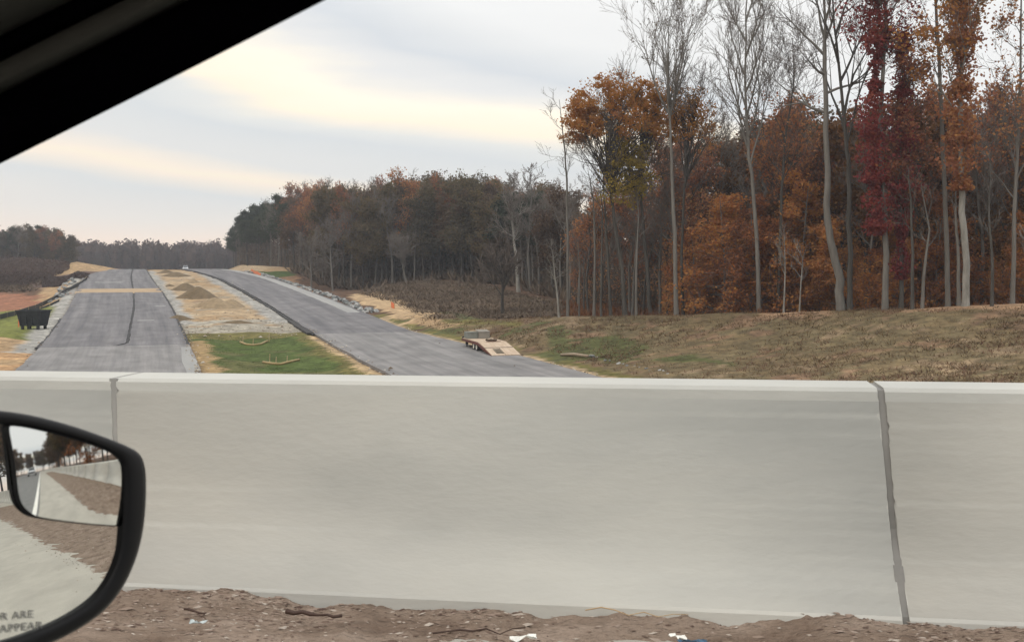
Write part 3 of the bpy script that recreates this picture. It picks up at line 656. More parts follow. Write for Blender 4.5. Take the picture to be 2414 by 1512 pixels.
def dome(b, cx_, cy_, rx, ry, ncl, nleaf, size, seed, lo=-.35, shell=.55):
    # leaf clusters spread through a dome-shaped crown centred over picture point (cx_, cy_)
    g = np.random.RandomState(seed); c0 = P(cx_, cy_, b.y) - b; k = b.y / F; d = g.randn(ncl * 3, 3); d /= np.linalg.norm(d, axis=1)[:, None]; d = d[d[:, 2] > lo][:ncl]
    d *= (shell + (1 - shell) * g.rand(len(d), 1)); cl = d * np.array([rx * k, rx * k * .8, ry * k]) + np.array(c0)
    i = g.randint(0, len(cl), nleaf); return leaf_quads(cl[i] + g.randn(nleaf, 3) * np.array([.34, .34, .26]) * (.6 + .7 * g.rand(len(cl))[i])[:, None], size, g), cl
def reach(T, cl, n, seed):     # thin boughs from the trunk to leaf clusters
    rr = random.Random(seed)
    for _ in range(n):
        q = Vector(cl[rr.randrange(len(cl))]); p, r_, d = T.on(rr.uniform(.55, .97)); 
        if p.z > q.z: p, r_, d = T.on(.55)
        mid_ = p.lerp(q, .5) + Vector((rr.gauss(0, .3), rr.gauss(0, .3), .2)); T.big.tube([p, p.lerp(mid_, .5) + Vector((0, 0, -.15)), mid_, mid_.lerp(q, .5) + Vector((0, 0, .2)), q], [.08, .065, .05, .035, .015], 4, cap=False)
T2, cl = dome(b, 1462, 300, 134, 130, 170, 12500, .115, 1, -.25, .5); reach(T, cl, 70, 1); T3, cl = dome(b, 1478, 385, 75, 100, 90, 5200, .115, 2, -1, .2); reach(T, cl, 25, 2); T2 = np.r_[T2, dome(b, 1375, 275, 48, 66, 50, 2800, .12, 3, -1, .3)[0]]
make('oak_tree', 'broad oak with rounded orange and yellow crown left end of near wood', 'tree', T, b, 'barkd', 'twigd', [(T2, 'oak'), (T3, 'olive')])
b = front(1535, 738, 3); T = Tree(14).trunk(tpath(b, [(1526, 640), (1515, 520), (1505, 420), (1510, 330), (1530, 240)]), 0.156, .05)
T.limbs(13, .5, .93, 4.6, 4.0, (15, 70), 3, (6, 4, 3)); T2, cl = dome(b, 1560, 270, 60, 75, 70, 3400, .115, 5, -.6, .4); reach(T, cl, 40, 3); T3, cl = dome(b, 1500, 440, 40, 60, 36, 1400, .115, 6, -1, .2); reach(T, cl, 15, 4)
make('oak_tree', 'dark trunked oak with yellow brown leaves just right of the orange crowned oak', 'tree', T, b, 'barkd', 'twigd', [(T2, 'oak'), (T3, 'olive')])
b = front(1595, 739); T = Tree(15).trunk(tpath(b, [(1590, 600), (1585, 450), (1580, 330), (1578, 260), (1592, 150)]), 0.192, .03, 10)
for (dx, e) in ((-.5, 70), (-.25, 78), (.1, 84), (.35, 75), (.55, 68), (-.1, 80), (.25, 80)):
    p, r_, d = T.on(.74 + abs(dx) * .05); T.branch(p, Vector((dx * .75, T.r.gauss(0, .25), 1)).normalized(), 9.2, .12, 0, 3, (8, 5, 4), .10, .05, (18, 38), (.3, .55))
T.limbs(6, .72, .97, 3.5, 2.5, (30, 60), 3, (5, 4, 3))
make('bare_tree', 'tall bare tree with a thick straight grey trunk and a fine fan shaped top', 'tree', T, b, 'bark', 'twig', [(T.leaves(500, .09, .1, seed=9, pick=lambda t: t[2] > 24), 'brown')])
b = front(1612, 738, 2.5); T = Tree(16).trunk(tpath(b, [(1606, 600), (1612, 450), (1630, 330), (1645, 230)]), 0.132, .03)
T.limbs(13, .5, .97, 4.6, 3.6, (10, 60), 3, (6, 4, 3)); T2, cl = dome(b, 1630, 290, 62, 95, 85, 2900, .11, 7, -.6, .4); reach(T, cl, 45, 5)
make('oak_tree', 'thin crowned oak with scattered rust leaves behind the thick straight grey trunk', 'tree', T, b, 'barkd', 'twigd', [(T2, 'oak')])
b = front(1790, 735, 4); T = Tree(17).trunk(tpath(b, [(1785, 600), (1775, 450), (1762, 330), (1757, 240), (1757, 90), (1765, -90)]), 0.187, .03, 10)
for k_ in range(11):
    p, r_, d = T.on(.42 + .045 * k_); sgn = (-1) ** k_; T.branch(p, Vector((sgn * T.r.uniform(.25, .55), T.r.gauss(0, .3), 1)).normalized(), 9.0 - .35 * k_, .11, 0, 3, (8, 6, 4), .12, .06, (18, 40), (.32, .55))
make('bare_tree', 'tallest bare tree with a wide dense fan of fine twigs', 'tree', T, b, 'bark', 'twig', [(T.leaves(900, .12, .3, seed=5, pick=lambda t: 8 < t[2] < 18), 'redbrown')])
b = front(1835, 735, 6); T = Tree(18).trunk(tpath(b, [(1838, 600), (1842, 450), (1850, 330), (1870, 200), (1868, 90)]), 0.132, .03)
T.limbs(16, .42, .97, 4.6, 3.2, (30, 70), 3, (6, 5, 3)); T2 = T.leaves(1300, .12, .3, seed=5, pick=lambda t: t[2] < 20)
make('bare_tree', 'bare forked tree with a few russet leaves just left of the bent grey trunk', 'tree', T, b, 'barkd', 'twigd', [(T2, 'redbrown')])
b = front(1985, 728); T = Tree(19).trunk(tpath(b, [(1981, 660), (1962, 590), (1950, 520), (1949, 400), (1944, 260), (1943, 120), (1945, 60), (1938, -160)]), 0.344, .05, 12)
for (tt_, dx, ln, e) in ((.62, -1, 6.5, .45), (.66, .9, 5.5, .3), (.74, -.8, 6.0, .7), (.80, .7, 6.0, 1.3), (.81, -.6, 6.5, 1.6), (.7, -.9, 4, .4), (.88, .5, 5, 1.4)):
    p, r_, d = T.on(tt_); T.branch(p, Vector((dx, T.r.gauss(0, .15), e)).normalized(), ln, .13, 0, 3, (5, 4, 3), .05, .13, (22, 48))
make('bare_tree', 'big bare tree whose smooth grey trunk bends near its foot', 'tree', T, b, 'bark', 'twigd')
b = front(2004, 728); T = Tree(20).trunk(tpath(b, [(2003, 600), (2001, 480), (1999, 380), (1990, 300), (1980, 180), (1965, 60), (1960, -60)]), 0.195, .04, 10)
for (tt_, dx, ln, e) in ((.5, .55, 9, 1.5), (.56, -.5, 7.5, 2.0), (.6, .4, 9, 2.2), (.7, .5, 6, 1.0), (.75, -.5, 6, 1.5), (.83, .5, 5, 1.4)):
    p, r_, d = T.on(tt_); T.branch(p, Vector((dx, T.r.gauss(0, .2), e)).normalized(), ln, .13, 0, 3, (6, 4, 4), .06, .08, (20, 42))
make('bare_tree', 'dark barked bare tree forking high up, directly right of the bent grey trunk', 'tree', T, b, 'barkd', 'twigd')
def column_leaves(T, path_top, z0, z1, rad, n, size, seed, wfun=None, xoff=0):
    g = np.random.RandomState(seed); z = z0 + (z1 - z0) * g.rand(n); z += .9 * np.sin(z * 1.7 + seed) * .5
    tx = np.interp(z, [p.z for p in T.tp], [p.x for p in T.tp]); ty = np.interp(z, [p.z for p in T.tp], [p.y for p in T.tp])
    w = rad * (wfun(z) if wfun else 1) * (.65 + .45 * vnoise(z * 1.0, z * 0, 1.1, seed) + .2 * vnoise(z, z * 0, .4, seed + 1))
    a = g.rand(n) * 2 * math.pi; r_ = w * np.abs(g.randn(n)) ** .7
    return leaf_quads(np.stack([tx + xoff + r_ * np.cos(a), ty + r_ * np.sin(a), z], -1), size, g)
b = front(2088, 727); T = Tree(21).trunk(tpath(b, [(2088, 600), (2082, 450), (2072, 300), (2082, 150), (2086, 40), (2080, -150)]), 0.198, .06, 10)
T.limbs(12, .6, .97, 5, 4, (40, 72), 3, (5, 4, 3)); T2 = column_leaves(T, 0, 5.5, 30, 1.15, 11500, .13, 61, lambda z: np.interp(z, [5, 8, 18, 24, 30], [.45, 1.15, 1.1, .8, .85]), -.6); T3 = T.leaves(4200, .12, .38, seed=6)
make('creeper_tree', 'tree clothed in deep crimson creeper leaves up its whole trunk', 'tree', T, b, 'bark', 'twig', [(np.r_[T2, T3], 'red')])
b = front(2125, 727, 1); T = Tree(22).trunk(tpath(b, [(2124, 600), (2122, 450), (2120, 300), (2125, 200), (2130, 90)]), 0.140, .05, 9)
T.limbs(15, .3, .98, 2.0, 1.6, (10, 60), 3, (4, 4, 3)); T2 = column_leaves(T, 0, 2.5, 22.5, .95, 6500, .125, 62, lambda z: np.interp(z, [2, 5, 12, 18, 24], [.5, .8, 1.2, .7, .8])); T3 = T.leaves(4200, .12, .38, seed=6)
make('creeper_tree', 'shorter dark red leaved tree right beside the crimson creeper tree', 'tree', T, b, 'barkd', 'twigd', [(T2, 'red'), (T3, 'redbrown')])
b = front(2236, 724, 3); T = Tree(23).trunk(tpath(b, [(2232, 600), (2226, 450), (2220, 300), (2213, 150), (2206, 20), (2200, -150)]), 0.144, .08, 8).limbs(7, .55, .97, 2.5, 2.5, (30, 65), 2, (5, 4))
make('bare_tree', 'bare straight pole like tree just left of the orange clad pale trunk', 'tree', T, b, 'bark', 'twig')
b = front(2278, 723); T = Tree(24).trunk(tpath(b, [(2277, 620), (2268, 500), (2266, 380), (2262, 250), (2268, 120), (2270, 20), (2272, -180)]), 0.202, .08, 12)
T.limbs(13, .55, .97, 5.2, 4.2, (35, 62), 3, (5, 4, 4), wig=.1); T2 = column_leaves(T, 0, 8.5, 27, 1.35, 9000, .135, 63, lambda z: np.interp(z, [8, 12, 15, 19, 27], [.4, 1.3, 1.2, .75, .8])); T3 = T.leaves(5200, .14, .22, seed=6)
make('creeper_tree', 'tall tree with a pale mottled trunk and orange brown leaves above', 'tree', T, b, 'barkw', 'twigd', [(T2, 'redbrown'), (T3, 'oak')])
b = front(2388, 716, 2); T = Tree(25).trunk(tpath(b, [(2388, 600), (2392, 450), (2400, 300), (2405, 150), (2407, -60)]), 0.150, .04, 9).limbs(15, .35, .97, 3.6, 3.0, (35, 70), 3, (5, 4, 3))
make('bare_tree', 'bare tree with rust coloured leaf tufts at the right edge of the photo', 'tree', T, b, 'bark', 'twigd', [(T.leaves(1500, .13, .3, seed=2), 'redbrown')])
for sd_, (px, pts, r0, lab, bk) in enumerate([
    (1848, [(1850, 640), (1848, 560)], .07, 'thin white sapling stem in front of the orange beech', 'barkw'),
    (1885, [(1888, 660), (1892, 600)], .06, 'thin white sapling between the orange beech and the bent trunk', 'barkw'),
    (1645, [(1637, 690), (1632, 640)], .11, 'short leaning white stem right of the thick straight grey trunk', 'barkw'),
    (2422, [(2423, 640), (2424, 560)], .07, 'thin white sapling at the right edge of the photo', 'barkw'),
    (1400, [(1402, 600), (1398, 470), (1385, 400)], .13, 'thin grey bare trunk left of the orange crowned oak', 'bark'),
    (1440, [(1432, 600), (1424, 480), (1420, 400)], .15, 'second thin dark trunk under the left side of the orange crown', 'barkd'),
    (1417, [(1418, 600), (1420, 500), (1412, 420)], .10, 'very thin bare trunk under the left rim of the orange crown', 'barkd'),
    (1500, [(1500, 600), (1505, 520), (1500, 440)], .12, 'thin grey trunk between the two oaks', 'bark'),
    (1365, [(1366, 650), (1362, 560)], .07, 'short thin bare sapling beside the field edge', 'bark'),
    (2152, [(2150, 600), (2146, 470), (2140, 400)], .13, 'slim bare trunk right of the dark red leaved tree', 'barkd'),
    (2175, [(2180, 620), (2190, 540), (2170, 430)], .13, 'slim leaning trunk midway between the red and the orange clad trees', 'bark'),
    (2262, [(2258, 620), (2252, 500), (2250, 430)], .15, 'grey trunk half hidden left of the pale mottled trunk', 'bark'),
    (2340, [(2338, 620), (2330, 500), (2335, 380)], .12, 'slim dark trunk right of the pale mottled trunk', 'barkd'),
    (1700, [(1704, 600), (1700, 500), (1710, 420)], .12, 'slim trunk between the orange beeches', 'bark'),
    (1745, [(1748, 600), (1740, 480), (1745, 380)], .12, 'slim dark trunk left of the orange beech', 'barkd')]):
    b = front(px, {1400: 744, 1440: 743, 1417: 743, 1365: 745, 1500: 741}.get(px, 730), .5 + sd_ % 3); T = Tree(40 + sd_).trunk(tpath(b, pts), r0, .02, 7).limbs(6, .4, .98, 1.9, 1.3, (20, 65), 2, (4, 3))
    make('sapling' if r0 < .08 else 'bare_tree', lab, 'tree', T, b, bk, 'twig')

# --- prototypes (about 20 m tall) copied through the woods
def pr_bare(seed, h=20, r=.2, lv=3, n=16, t0=.35, bark='bark'):
    T = Tree(seed); T.trunk([(0, 0, -.5), (T.r.gauss(0, .3), T.r.gauss(0, .3), h * .35), (T.r.gauss(0, .5), T.r.gauss(0, .5), h * .7), (T.r.gauss(0, .7), T.r.gauss(0, .7), h * .98)], r, .02, 7)
    T.limbs(n, t0, .97, h * .2, h * .13, (30, 70), lv, (5, 4, 3), minr=.018); return T
def pr_leafy(seed, h=20, n=15, t0=.3, wide=.22): 
    T = Tree(seed); T.trunk([(0, 0, -.5), (T.r.gauss(0, .4), T.r.gauss(0, .4), h * .4), (T.r.gauss(0, .6), T.r.gauss(0, .6), h * .9)], .24, .03, 7)
    T.limbs(n, t0, .97, h * wide, h * wide * .75, (5, 60), 2, (6, 5), minr=.02); return T
PR = {}
def proto(key, name, T, bark, twig, lv):
    root = make(name, None, 'tree', T, (0, 0, -500), bark, twig, lv); PR[key] = root; PR[key + '_used'] = False
for i in range(3): T = pr_bare(100 + i, n=15); proto('bare%d' % i, 'bare_tree', T, 'bark', 'twig', None)
for i in range(2): T = pr_bare(104 + i, n=15, bark='barkd'); proto('tuft%d' % i, 'bare_tree', T, 'barkd', 'twigd', [(T.leaves(2600, .17, .3, seed=i), 'redbrown')])
for i in range(3): T = pr_leafy(110 + i); proto('brown%d' % i, 'oak_tree', T, 'barkd', 'twigd', [(T.leaves(6500, .22, .42, seed=i), 'brown')])
for i in range(3): T = pr_leafy(120 + i); proto('rust%d' % i, 'oak_tree', T, 'barkd', 'twigd', [(T.leaves(6500, .21, .42, seed=i), 'rust')])
for i in range(1): T = pr_leafy(125 + i); proto('gold%d' % i, 'oak_tree', T, 'barkd', 'twigd', [(T.leaves(6500, .21, .42, seed=i), 'orange')])
for i in range(3):   # understory beech: low, layered, holding its orange leaves
    T = Tree(130 + i); T.trunk([(0, 0, -.5), (.2, .1, 5), (T.r.gauss(0, .4), 0, 11)], .12, .02, 6); T.limbs(26, .08, .97, 3.6, 1.3, (-5, 25), 2, (6, 4), trop=0.0, minr=.012)
    g = np.random.RandomState(i); tp = np.array([tuple(t) for t in T.tips]); c = tp[g.randint(0, len(tp), 8000)] + g.randn(8000, 3) * np.array([.32, .32, .09])
    proto('beech%d' % i, 'beech_tree', T, 'bark', 'twig', [(leaf_quads(c, .12, g, .5), 'beech')])
for i in range(2):
    T = Tree(140 + i); T.trunk([(0, 0, -.5), (.1, 0, 10), (T.r.gauss(0, .2), 0, 20)], .22, .03, 7); T.limbs(30, .5, .99, 3.6, 1.2, (0, 35), 1, (6,), trop=.02)
    g = np.random.RandomState(i); tp = np.array([tuple(t) for t in T.tips]); c = tp[g.randint(0, len(tp), 7500)] + g.randn(7500, 3) * np.array([.4, .4, .22])
    proto('pine%d' % i, 'pine_tree', T, 'barkd', 'twigd', [(leaf_quads(c, .22, g, .3), 'pine')])
rt = random.Random(5)
def plant(key, x, y, h, label, group, wide=1.0):
    src = PR[key]
    if not PR[key + '_used']: o = src; PR[key + '_used'] = True
    else: o = copy_tree(src)
    nat = 11.0 if key.startswith('beech') else 20.0
    k = h / nat; o.location = (x, y, Hs(x, y)); w = k ** .75 * wide * rt.uniform(.9, 1.12); o.scale = (w, w, k); o.rotation_euler = (rt.gauss(0, .02), rt.gauss(0, .02), rt.uniform(0, 6.28))
    tag(o, label, 'tree', group); return o
KN = {'bare': 'bare grey tree', 'tuft': 'sparse russet tree', 'brown': 'dull brown oak', 'rust': 'dark rust oak', 'gold': 'golden orange tree', 'beech': 'low orange beech', 'pine': 'dark green pine'}
ORD = ['first', 'second', 'third', 'fourth', 'fifth', 'sixth', 'seventh', 'eighth', 'ninth', 'tenth', 'eleventh', 'twelfth', 'thirteenth', 'fourteenth', 'fifteenth', 'sixteenth', 'seventeenth', 'eighteenth', 'nineteenth', 'twentieth']
def kd(k): return k.rstrip('0123456789')
def plant_rows(edge, rows, dpx, kindf, topf, place, gapm, jit=.35):
    """rows of trees behind an edge given as (pixel column, distance); front row gets a label of its own each"""
    ex, ey = zip(*edge); rec = []
    for r_ in range(rows):
        px = ex[0] + rt.uniform(0, dpx)
        while px < ex[-1]:
            Y = float(np.interp(px, ex, ey)) + r_ * gapm + rt.uniform(-.4, .4) * gapm; d = ray(px, YH); X = d.x / d.y * Y
            key = kindf(px, r_); ytop = topf(px, r_); zt = CZ + (YH - ytop) * Y / F + rt.uniform(-1.2, .8)
            h = zt - Hs(X, Y)
            if key.startswith('beech'): h = rt.uniform(6, 13) if 1630 < px < 1900 else rt.uniform(4.5, 10)
            if h > 3: rec.append((r_, px, key, X, Y, h))
            px += dpx * rt.uniform(1 - jit, 1 + jit) * (float(np.interp(ex[0], ex, ey)) / Y if False else 1)
    cnt = {}
    for r_, px, key, X, Y, h in sorted(rec, key=lambda q: (q[0], q[1])):
        k = kd(key)
        if r_ == 0 and cnt.get(k, 0) < 20:
            cnt[k] = cnt.get(k, 0) + 1; lab = '%s, %s from the left in the front row of %s' % (KN[k], ORD[cnt[k] - 1], place)
        elif r_ == 0: lab = '%s in the right part of the front row of %s' % (KN[k], place)
        else: lab = '%s standing among others inside %s' % (KN[k], place)
        plant(key, X, Y, h, lab, '%ss in %s' % (KN[k], place))
pick = lambda *a: rt.choice(a)
# wood beyond the right carriageway
def kmid(px, r):
    if px < 690: return pick('pine0', 'pine1') if (r > 0 or rt.random() < .55) else pick('bare0', 'tuft0')
    if px < 775: return pick('bare0', 'bare1', 'bare2', 'tuft0', 'tuft1', 'rust0')
    if r == 0 and rt.random() < .45: return pick('bare0', 'bare1', 'bare2', 'tuft1')
    if px < 1010: return pick('brown0', 'brown1', 'brown2', 'rust0', 'brown0', 'tuft1', 'bare1')
    if px < 1170: return pick('rust0', 'brown0', 'brown2', 'rust2', 'brown1', 'pine0')
    if px < 1300: return pick('bare0', 'bare2', 'pine0', 'brown1', 'tuft1', 'pine1')
    return pick('rust1', 'brown0', 'pine1', 'bare1', 'rust2')
tops = ([540, 575, 590, 650, 720, 790, 850, 900, 1000, 1080, 1150, 1200, 1300, 1400], [560, 500, 492, 470, 450, 440, 455, 442, 428, 422, 430, 455, 455, 440])
plant_rows([(548, 345), (600, 325), (650, 300), (700, 270), (750, 246), (800, 234), (870, 228), (950, 224), (1030, 219), (1100, 213), (1200, 198), (1280, 178), (1345, 150)], 6, 24, kmid,
           lambda px, r: float(np.interp(px, *tops)) + (14 if r == 0 else 8) + rt.uniform(-9, 22), 'the dark far wood', 8)
# near wood on the right bank, behind the named trees
def kright(px, r):
    hot = 1630 < px < 1725 or 1745 < px < 1900
    if r == 0: return pick('beech0', 'beech1', 'beech2') if hot else pick('bare0', 'tuft0', 'bare2', 'tuft1', *(['beech2', 'beech1'] if px > 1560 else ['bare1']))
    if px < 1600: return pick('bare0', 'bare1', 'bare2', 'tuft0', 'bare1', 'tuft1')
    if r <= 2: return pick('beech0', 'beech1', 'beech2', 'tuft0', 'tuft1', 'gold0', 'bare1', 'tuft1')
    if r <= 4: return pick('tuft0', 'tuft1', 'rust0', 'bare2', 'gold0', 'bare0', 'brown1')
    return pick('tuft0', 'tuft1', 'bare2', 'bare0', 'brown0', 'rust1')
topr = ([1350, 1450, 1600, 1700, 1850, 2000, 2200, 2400, 2600], [470, 420, 350, 320, 300, 300, 290, 260, 260])
plant_rows([(1350, 126), (1500, 112), (1700, 106), (1900, 101), (2100, 97), (2413, 92), (2560, 90)], 7, 52, kright,
           lambda px, r: float(np.interp(px, *topr)) + rt.uniform(-30, 70) + (30 if px < 1560 else 0) + (110 if r in (3, 4) else 0), 'the bank top wood', 7)
# left wood
def kleft(px, r): return pick('brown0', 'brown1', 'bare0', 'pine0', 'tuft1', 'rust0', 'brown2')
plant_rows([(-160, 400), (0, 395), (100, 390), (172, 385)], 4, 15, kleft, lambda px, r: (548 if px < 140 else 562) + rt.uniform(-9, 8), 'the left wood', 9)
# trees behind the car along the bridge road (they show in the side mirror)
for i in range(84):
    side = i % 2; s = 44 + i * 2.6 + rt.uniform(-2, 2); t = (rt.uniform(8, 20) if side == 0 else rt.uniform(-30, -16)) * (1 if s < 220 else rt.uniform(0, 1)); p = BP(s, t)
    plant(pick('tuft0', 'rust0', 'rust1', 'brown1', 'rust2', 'brown0', 'beech0'), p.x, p.y, rt.uniform(14, 19), 'dark red brown roadside tree seen only in the side mirror', 'roadside trees in the mirror')
for k, o in PR.items():       # prototypes nobody placed
    if not k.endswith('_used') and not PR[k + '_used']:
        for c_ in list(o.children): bpy.data.objects.remove(c_)
        bpy.data.objects.remove(o)
# a few distinct trees of the middle wood
for (px, Y, ytop, bk, lab, pts) in [
    (1222, 176, 440, 'barkw', 'pale forked bare tree standing out before the dark wood', [(1216, 600), (1206, 520), (1208, 450)]),
    (1250, 178, 440, 'bark', 'thin pale bare tree right of the pale forked one', [(1244, 600), (1248, 520), (1254, 440)]),
    (735, 226, 540, 'bark', 'leaning pale trunk low at the edge of the dark wood', [(733, 640), (728, 580)]),
    (785, 222, 500, 'bark', 'straight thin pale trunk right of the leaning pale trunk', [(780, 620), (776, 540)]),
    (958, 205, 590, 'bark', 'leaning grey trunk at the top of the brown field', [(950, 630), (940, 590)]),
    (1000, 300, 405, 'bark', 'bare round topped tree rising over the dark wood skyline', [(1000, 500), (1000, 440)]),
    (1185, 128, 610, 'barkd', 'dark dead snag standing in the brown field', [(1184, 690), (1183, 640)])]:
    b = at(px, Y); T = Tree(int(px)).trunk(tpath(b, pts), .30 if bk == 'barkw' else .2, .03, 7).limbs(12, .4, .97, 3.2, 3.0, (20, 70), 3, (5, 4, 3), minr=.03)
    make('bare_tree', lab, 'tree', T, b, bk, 'twig' if bk != 'barkd' else 'twigd')

# far wood, one mass, and the skyline trees above it
g = np.random.RandomState(3); cen = []
for X in np.arange(-340, 420, 5.0):
    for r_ in range(3):
        Y = 560 + r_ * 14 + g.randn() * 4; x = X + g.randn() * 1.5; cen.append((x, Y, 0))
cs_ = []
for (x, Y, _) in cen:
    pxx = CX + F * x / Y; ytop = np.interp(pxx, [-200, 100, 180, 250, 300, 350, 420, 560], [556, 558, 562, 572, 562, 564, 566, 567]) + g.randn() * 4
    zt = CZ + (YH - ytop) * Y / F; rr = g.uniform(3, 5.5); zb = -3.5
    d = g.randn(520, 3); d /= np.linalg.norm(d, axis=1)[:, None]; d *= (g.rand(520, 1) ** .4)
    q = d * np.array([rr, rr, (zt - zb) * .5]) + np.array([x, Y, (zt + zb) * .5]); q[:, 2] = np.minimum(q[:, 2], zt - .2 * g.rand(520)); cs_.append(q)
pts_ = leaf_quads(np.concatenate(cs_), .62, g); core = []
un = []; nu_, nv_ = 9, 6
for i in range(nv_):
    for k in range(nu_):
        for (a_, b_2) in ((i, k), (i, k + 1), (i + 1, k + 1), (i + 1, k)): p_ = math.pi * a_ / nv_; t_2 = 2 * math.pi * b_2 / nu_; un.append((math.cos(t_2) * math.sin(p_), math.sin(t_2) * math.sin(p_), math.cos(p_)))
un = np.array(un)
for q in cs_: lo_, hi_ = q.min(0), q.max(0); core.append(un * (hi_ - lo_) * .43 + (hi_ + lo_) / 2 + vnoise(un[:, 0] * 9 + lo_[0], un[:, 1] * 9 + un[:, 2] * 5, 3, 3)[:, None] * .5)
fw = quads_obj('far_wood', np.r_[pts_, np.concatenate(core)], leafmat('leaves_far', [(.085, .065, .06), (.13, .085, .072), (.12, .10, .08)])); tag(fw, kind='stuff')

# ------------------------------------------------------------------ rough grass, brush
def tufts(name, mask_fn, n, xr_, yr, h, w, mat, seed, per=7, spread=.16):
    g = np.random.RandomState(seed); nc = n // per; x = g.uniform(*xr_, nc * 4); y = g.uniform(*yr, nc * 4); k = mask_fn(x, y); x = x[k][:nc]; y = y[k][:nc]; hc = (.35 + g.rand(len(x)) ** 2 * 1.3)
    x = np.repeat(x, per); y = np.repeat(y, per); hc = np.repeat(hc, per); m = len(x); off = g.randn(m, 2) * spread; x = x + off[:, 0]; y = y + off[:, 1]; z = H(x, y)
    a = g.rand(m) * math.pi; hh = h * hc * (.6 + .6 * g.rand(m)); ww = w * (.6 + .8 * g.rand(m)); lean = off * 1.2 + g.randn(m, 2) * .3 * hh[:, None]
    dx = np.cos(a) * ww; dy = np.sin(a) * ww
    V = np.stack([np.stack([x - dx, y - dy, z - .05], -1), np.stack([x + dx, y + dy, z - .05], -1), np.stack([x + lean[:, 0], y + lean[:, 1], z + hh], -1)], 1).reshape(-1, 3)
    return tag(quads_obj(name, V, mat, n=3), kind='stuff')
m_gb = material('dry_grass', [(.085, .06, .035), (.15, .105, .06), (.24, .175, .10)], scale=.25, island=.7, mid=(.1, .9), transl=.3)
m_gg = material('green_grass', [(.045, .07, .016), (.065, .105, .022), (.11, .115, .035)], scale=.3, island=.5, mid=(.1, .9), transl=.3)
m_br = material('dry_brush', [(.06, .042, .03), (.105, .078, .054), (.15, .11, .078)], scale=.2, island=.7, mid=(.1, .9))
m_fl = material('leaf_litter_tufts', [(.12, .045, .02), (.20, .085, .03), (.09, .05, .035)], scale=.3, island=.8, mid=(.1, .9), transl=.2)
def mbank(x, y): u, v = uv_of(x, y); vs = v - sh(u); kx = CX + F * x / y; return inpoly(x, y, bankp) & ~((kx > 1790) & (y > np.interp(kx, [1700, 1900, 2100, 2413, 2800], [98, 93, 88, 82, 76]) - 2.5 - vnoise(x, y, 2, 77) * 1.5) & ((kx < 1960) | (kx > 2130))) & (vs > np.interp(u, [90, 115], [28.5, 25]) + 2.5)
tufts('dry_grass', mbank, 52000, (-15, 75), (55, 130), .16, .035, m_gb, 1)
m_red = material('russet_weeds', [(.10, .055, .038), (.17, .095, .06), (.21, .13, .085)], scale=.25, island=.6, mid=(.1, .9), transl=.3)
tufts('russet_weeds', lambda x, y: mbank(x, y) & (vnoise(x, y, 5, 71) + vnoise(x, y, 1.6, 72) * .6 > .1), 16000, (-5, 75), (55, 125), .17, .04, m_red, 11)
m_straww = material('pale_straw', [(.26, .20, .12), (.36, .28, .18)], scale=.25, island=.6, mid=(.1, .9), transl=.3)
tufts('pale_straw', lambda x, y: mbank(x, y) & (x > 12) & (vnoise(x, y, 3, 73) + vnoise(x, y, 1.0, 74) * .6 > .75), 7000, (12, 75), (50, 110), .12, .04, m_straww, 12)
tufts('dry_brush', lambda x, y: inpoly(x, y, fieldp), 34000, (-40, 20), (112, 225), .32, .07, m_br, 2, 9, .35)
tufts('green_grass', lambda x, y: (lambda u, v: (v - sh(u) > 4) & (v - sh(u) < 14) & (u < 112))(*uv_of(x, y)), 16000, (-40, 5), (60, 118), .06, .03, m_gg, 3)
tufts('leaf_litter', lambda x, y: (lambda p: (y > p + 1) & (y < p + 40))(np.interp(x / y * F + CX, [1340, 1500, 1700, 1900, 2100, 2413], [112, 106, 100, 95, 90, 84])) & (x / y * F + CX > 1330), 30000, (4, 75), (82, 150), .5, .10, m_fl, 4)
tufts('dry_brush', lambda x, y: (x < -78) & (y > 205) & (y < 300) & (uv_of(x, y)[1] - sh(uv_of(x, y)[0]) < -19), 14000, (-150, -78), (205, 262), .55, .13, m_br, 6, 9, .5)
tufts('dry_brush', lambda x, y: (x / y * F + CX > 690) & (x / y * F + CX < 1340) & (y > np.interp(x / y * F + CX, [690, 760, 870, 1000, 1200, 1345], [262, 236, 222, 217, 192, 150])), 16000, (-60, 12), (150, 270), 1.3, .3, m_br, 7, 8, .6)

def thicket(name, px0, px1, edge, d0, d1, n, zmax, size, mat, seed, low=1.6, taper=None):
    """fine undergrowth that fills the depth of a wood"""
    g = np.random.RandomState(seed); px = g.uniform(px0, px1, n); Y = np.interp(px, *edge) + g.uniform(d0, d1, n); X = (px - CX) / F * Y
    k = vnoise(X, Y, 3.5, seed) > -.55 - .3 * g.rand(n); X, Y, px = X[k], Y[k], px[k]; z = H(X, Y) + zmax * (1 if taper is None else np.interp(px, *taper)) * g.rand(len(X)) ** low * (1 + .35 * vnoise(X, Y, 4, seed + 1))
    return tag(quads_obj(name, leaf_quads(np.stack([X, Y, z], -1), size, g), mat), kind='stuff')
m_th = leafmat('undergrowth_grey', [(.075, .062, .05), (.115, .092, .072), (.15, .112, .08)])
m_th2 = leafmat('undergrowth_rust', [(.20, .11, .075), (.36, .16, .08), (.44, .25, .10)])
eM = ([560, 600, 650, 700, 750, 800, 870, 950, 1030, 1100, 1200, 1280, 1345], [345, 325, 300, 270, 246, 234, 228, 224, 219, 213, 198, 178, 150])
eR = ([1340, 1500, 1700, 1900, 2100, 2413, 2600], [126, 112, 106, 101, 97, 92, 90])
thicket('undergrowth', 560, 1400, eM, 6, 45, 60000, 11, .26, m_th, 81)
thicket('undergrowth', 1345, 2600, eR, 22, 60, 60000, 10, .17, m_th2, 82)
thicket('undergrowth', 1345, 1620, eR, 16, 60, 22000, 11, .16, m_th, 83)
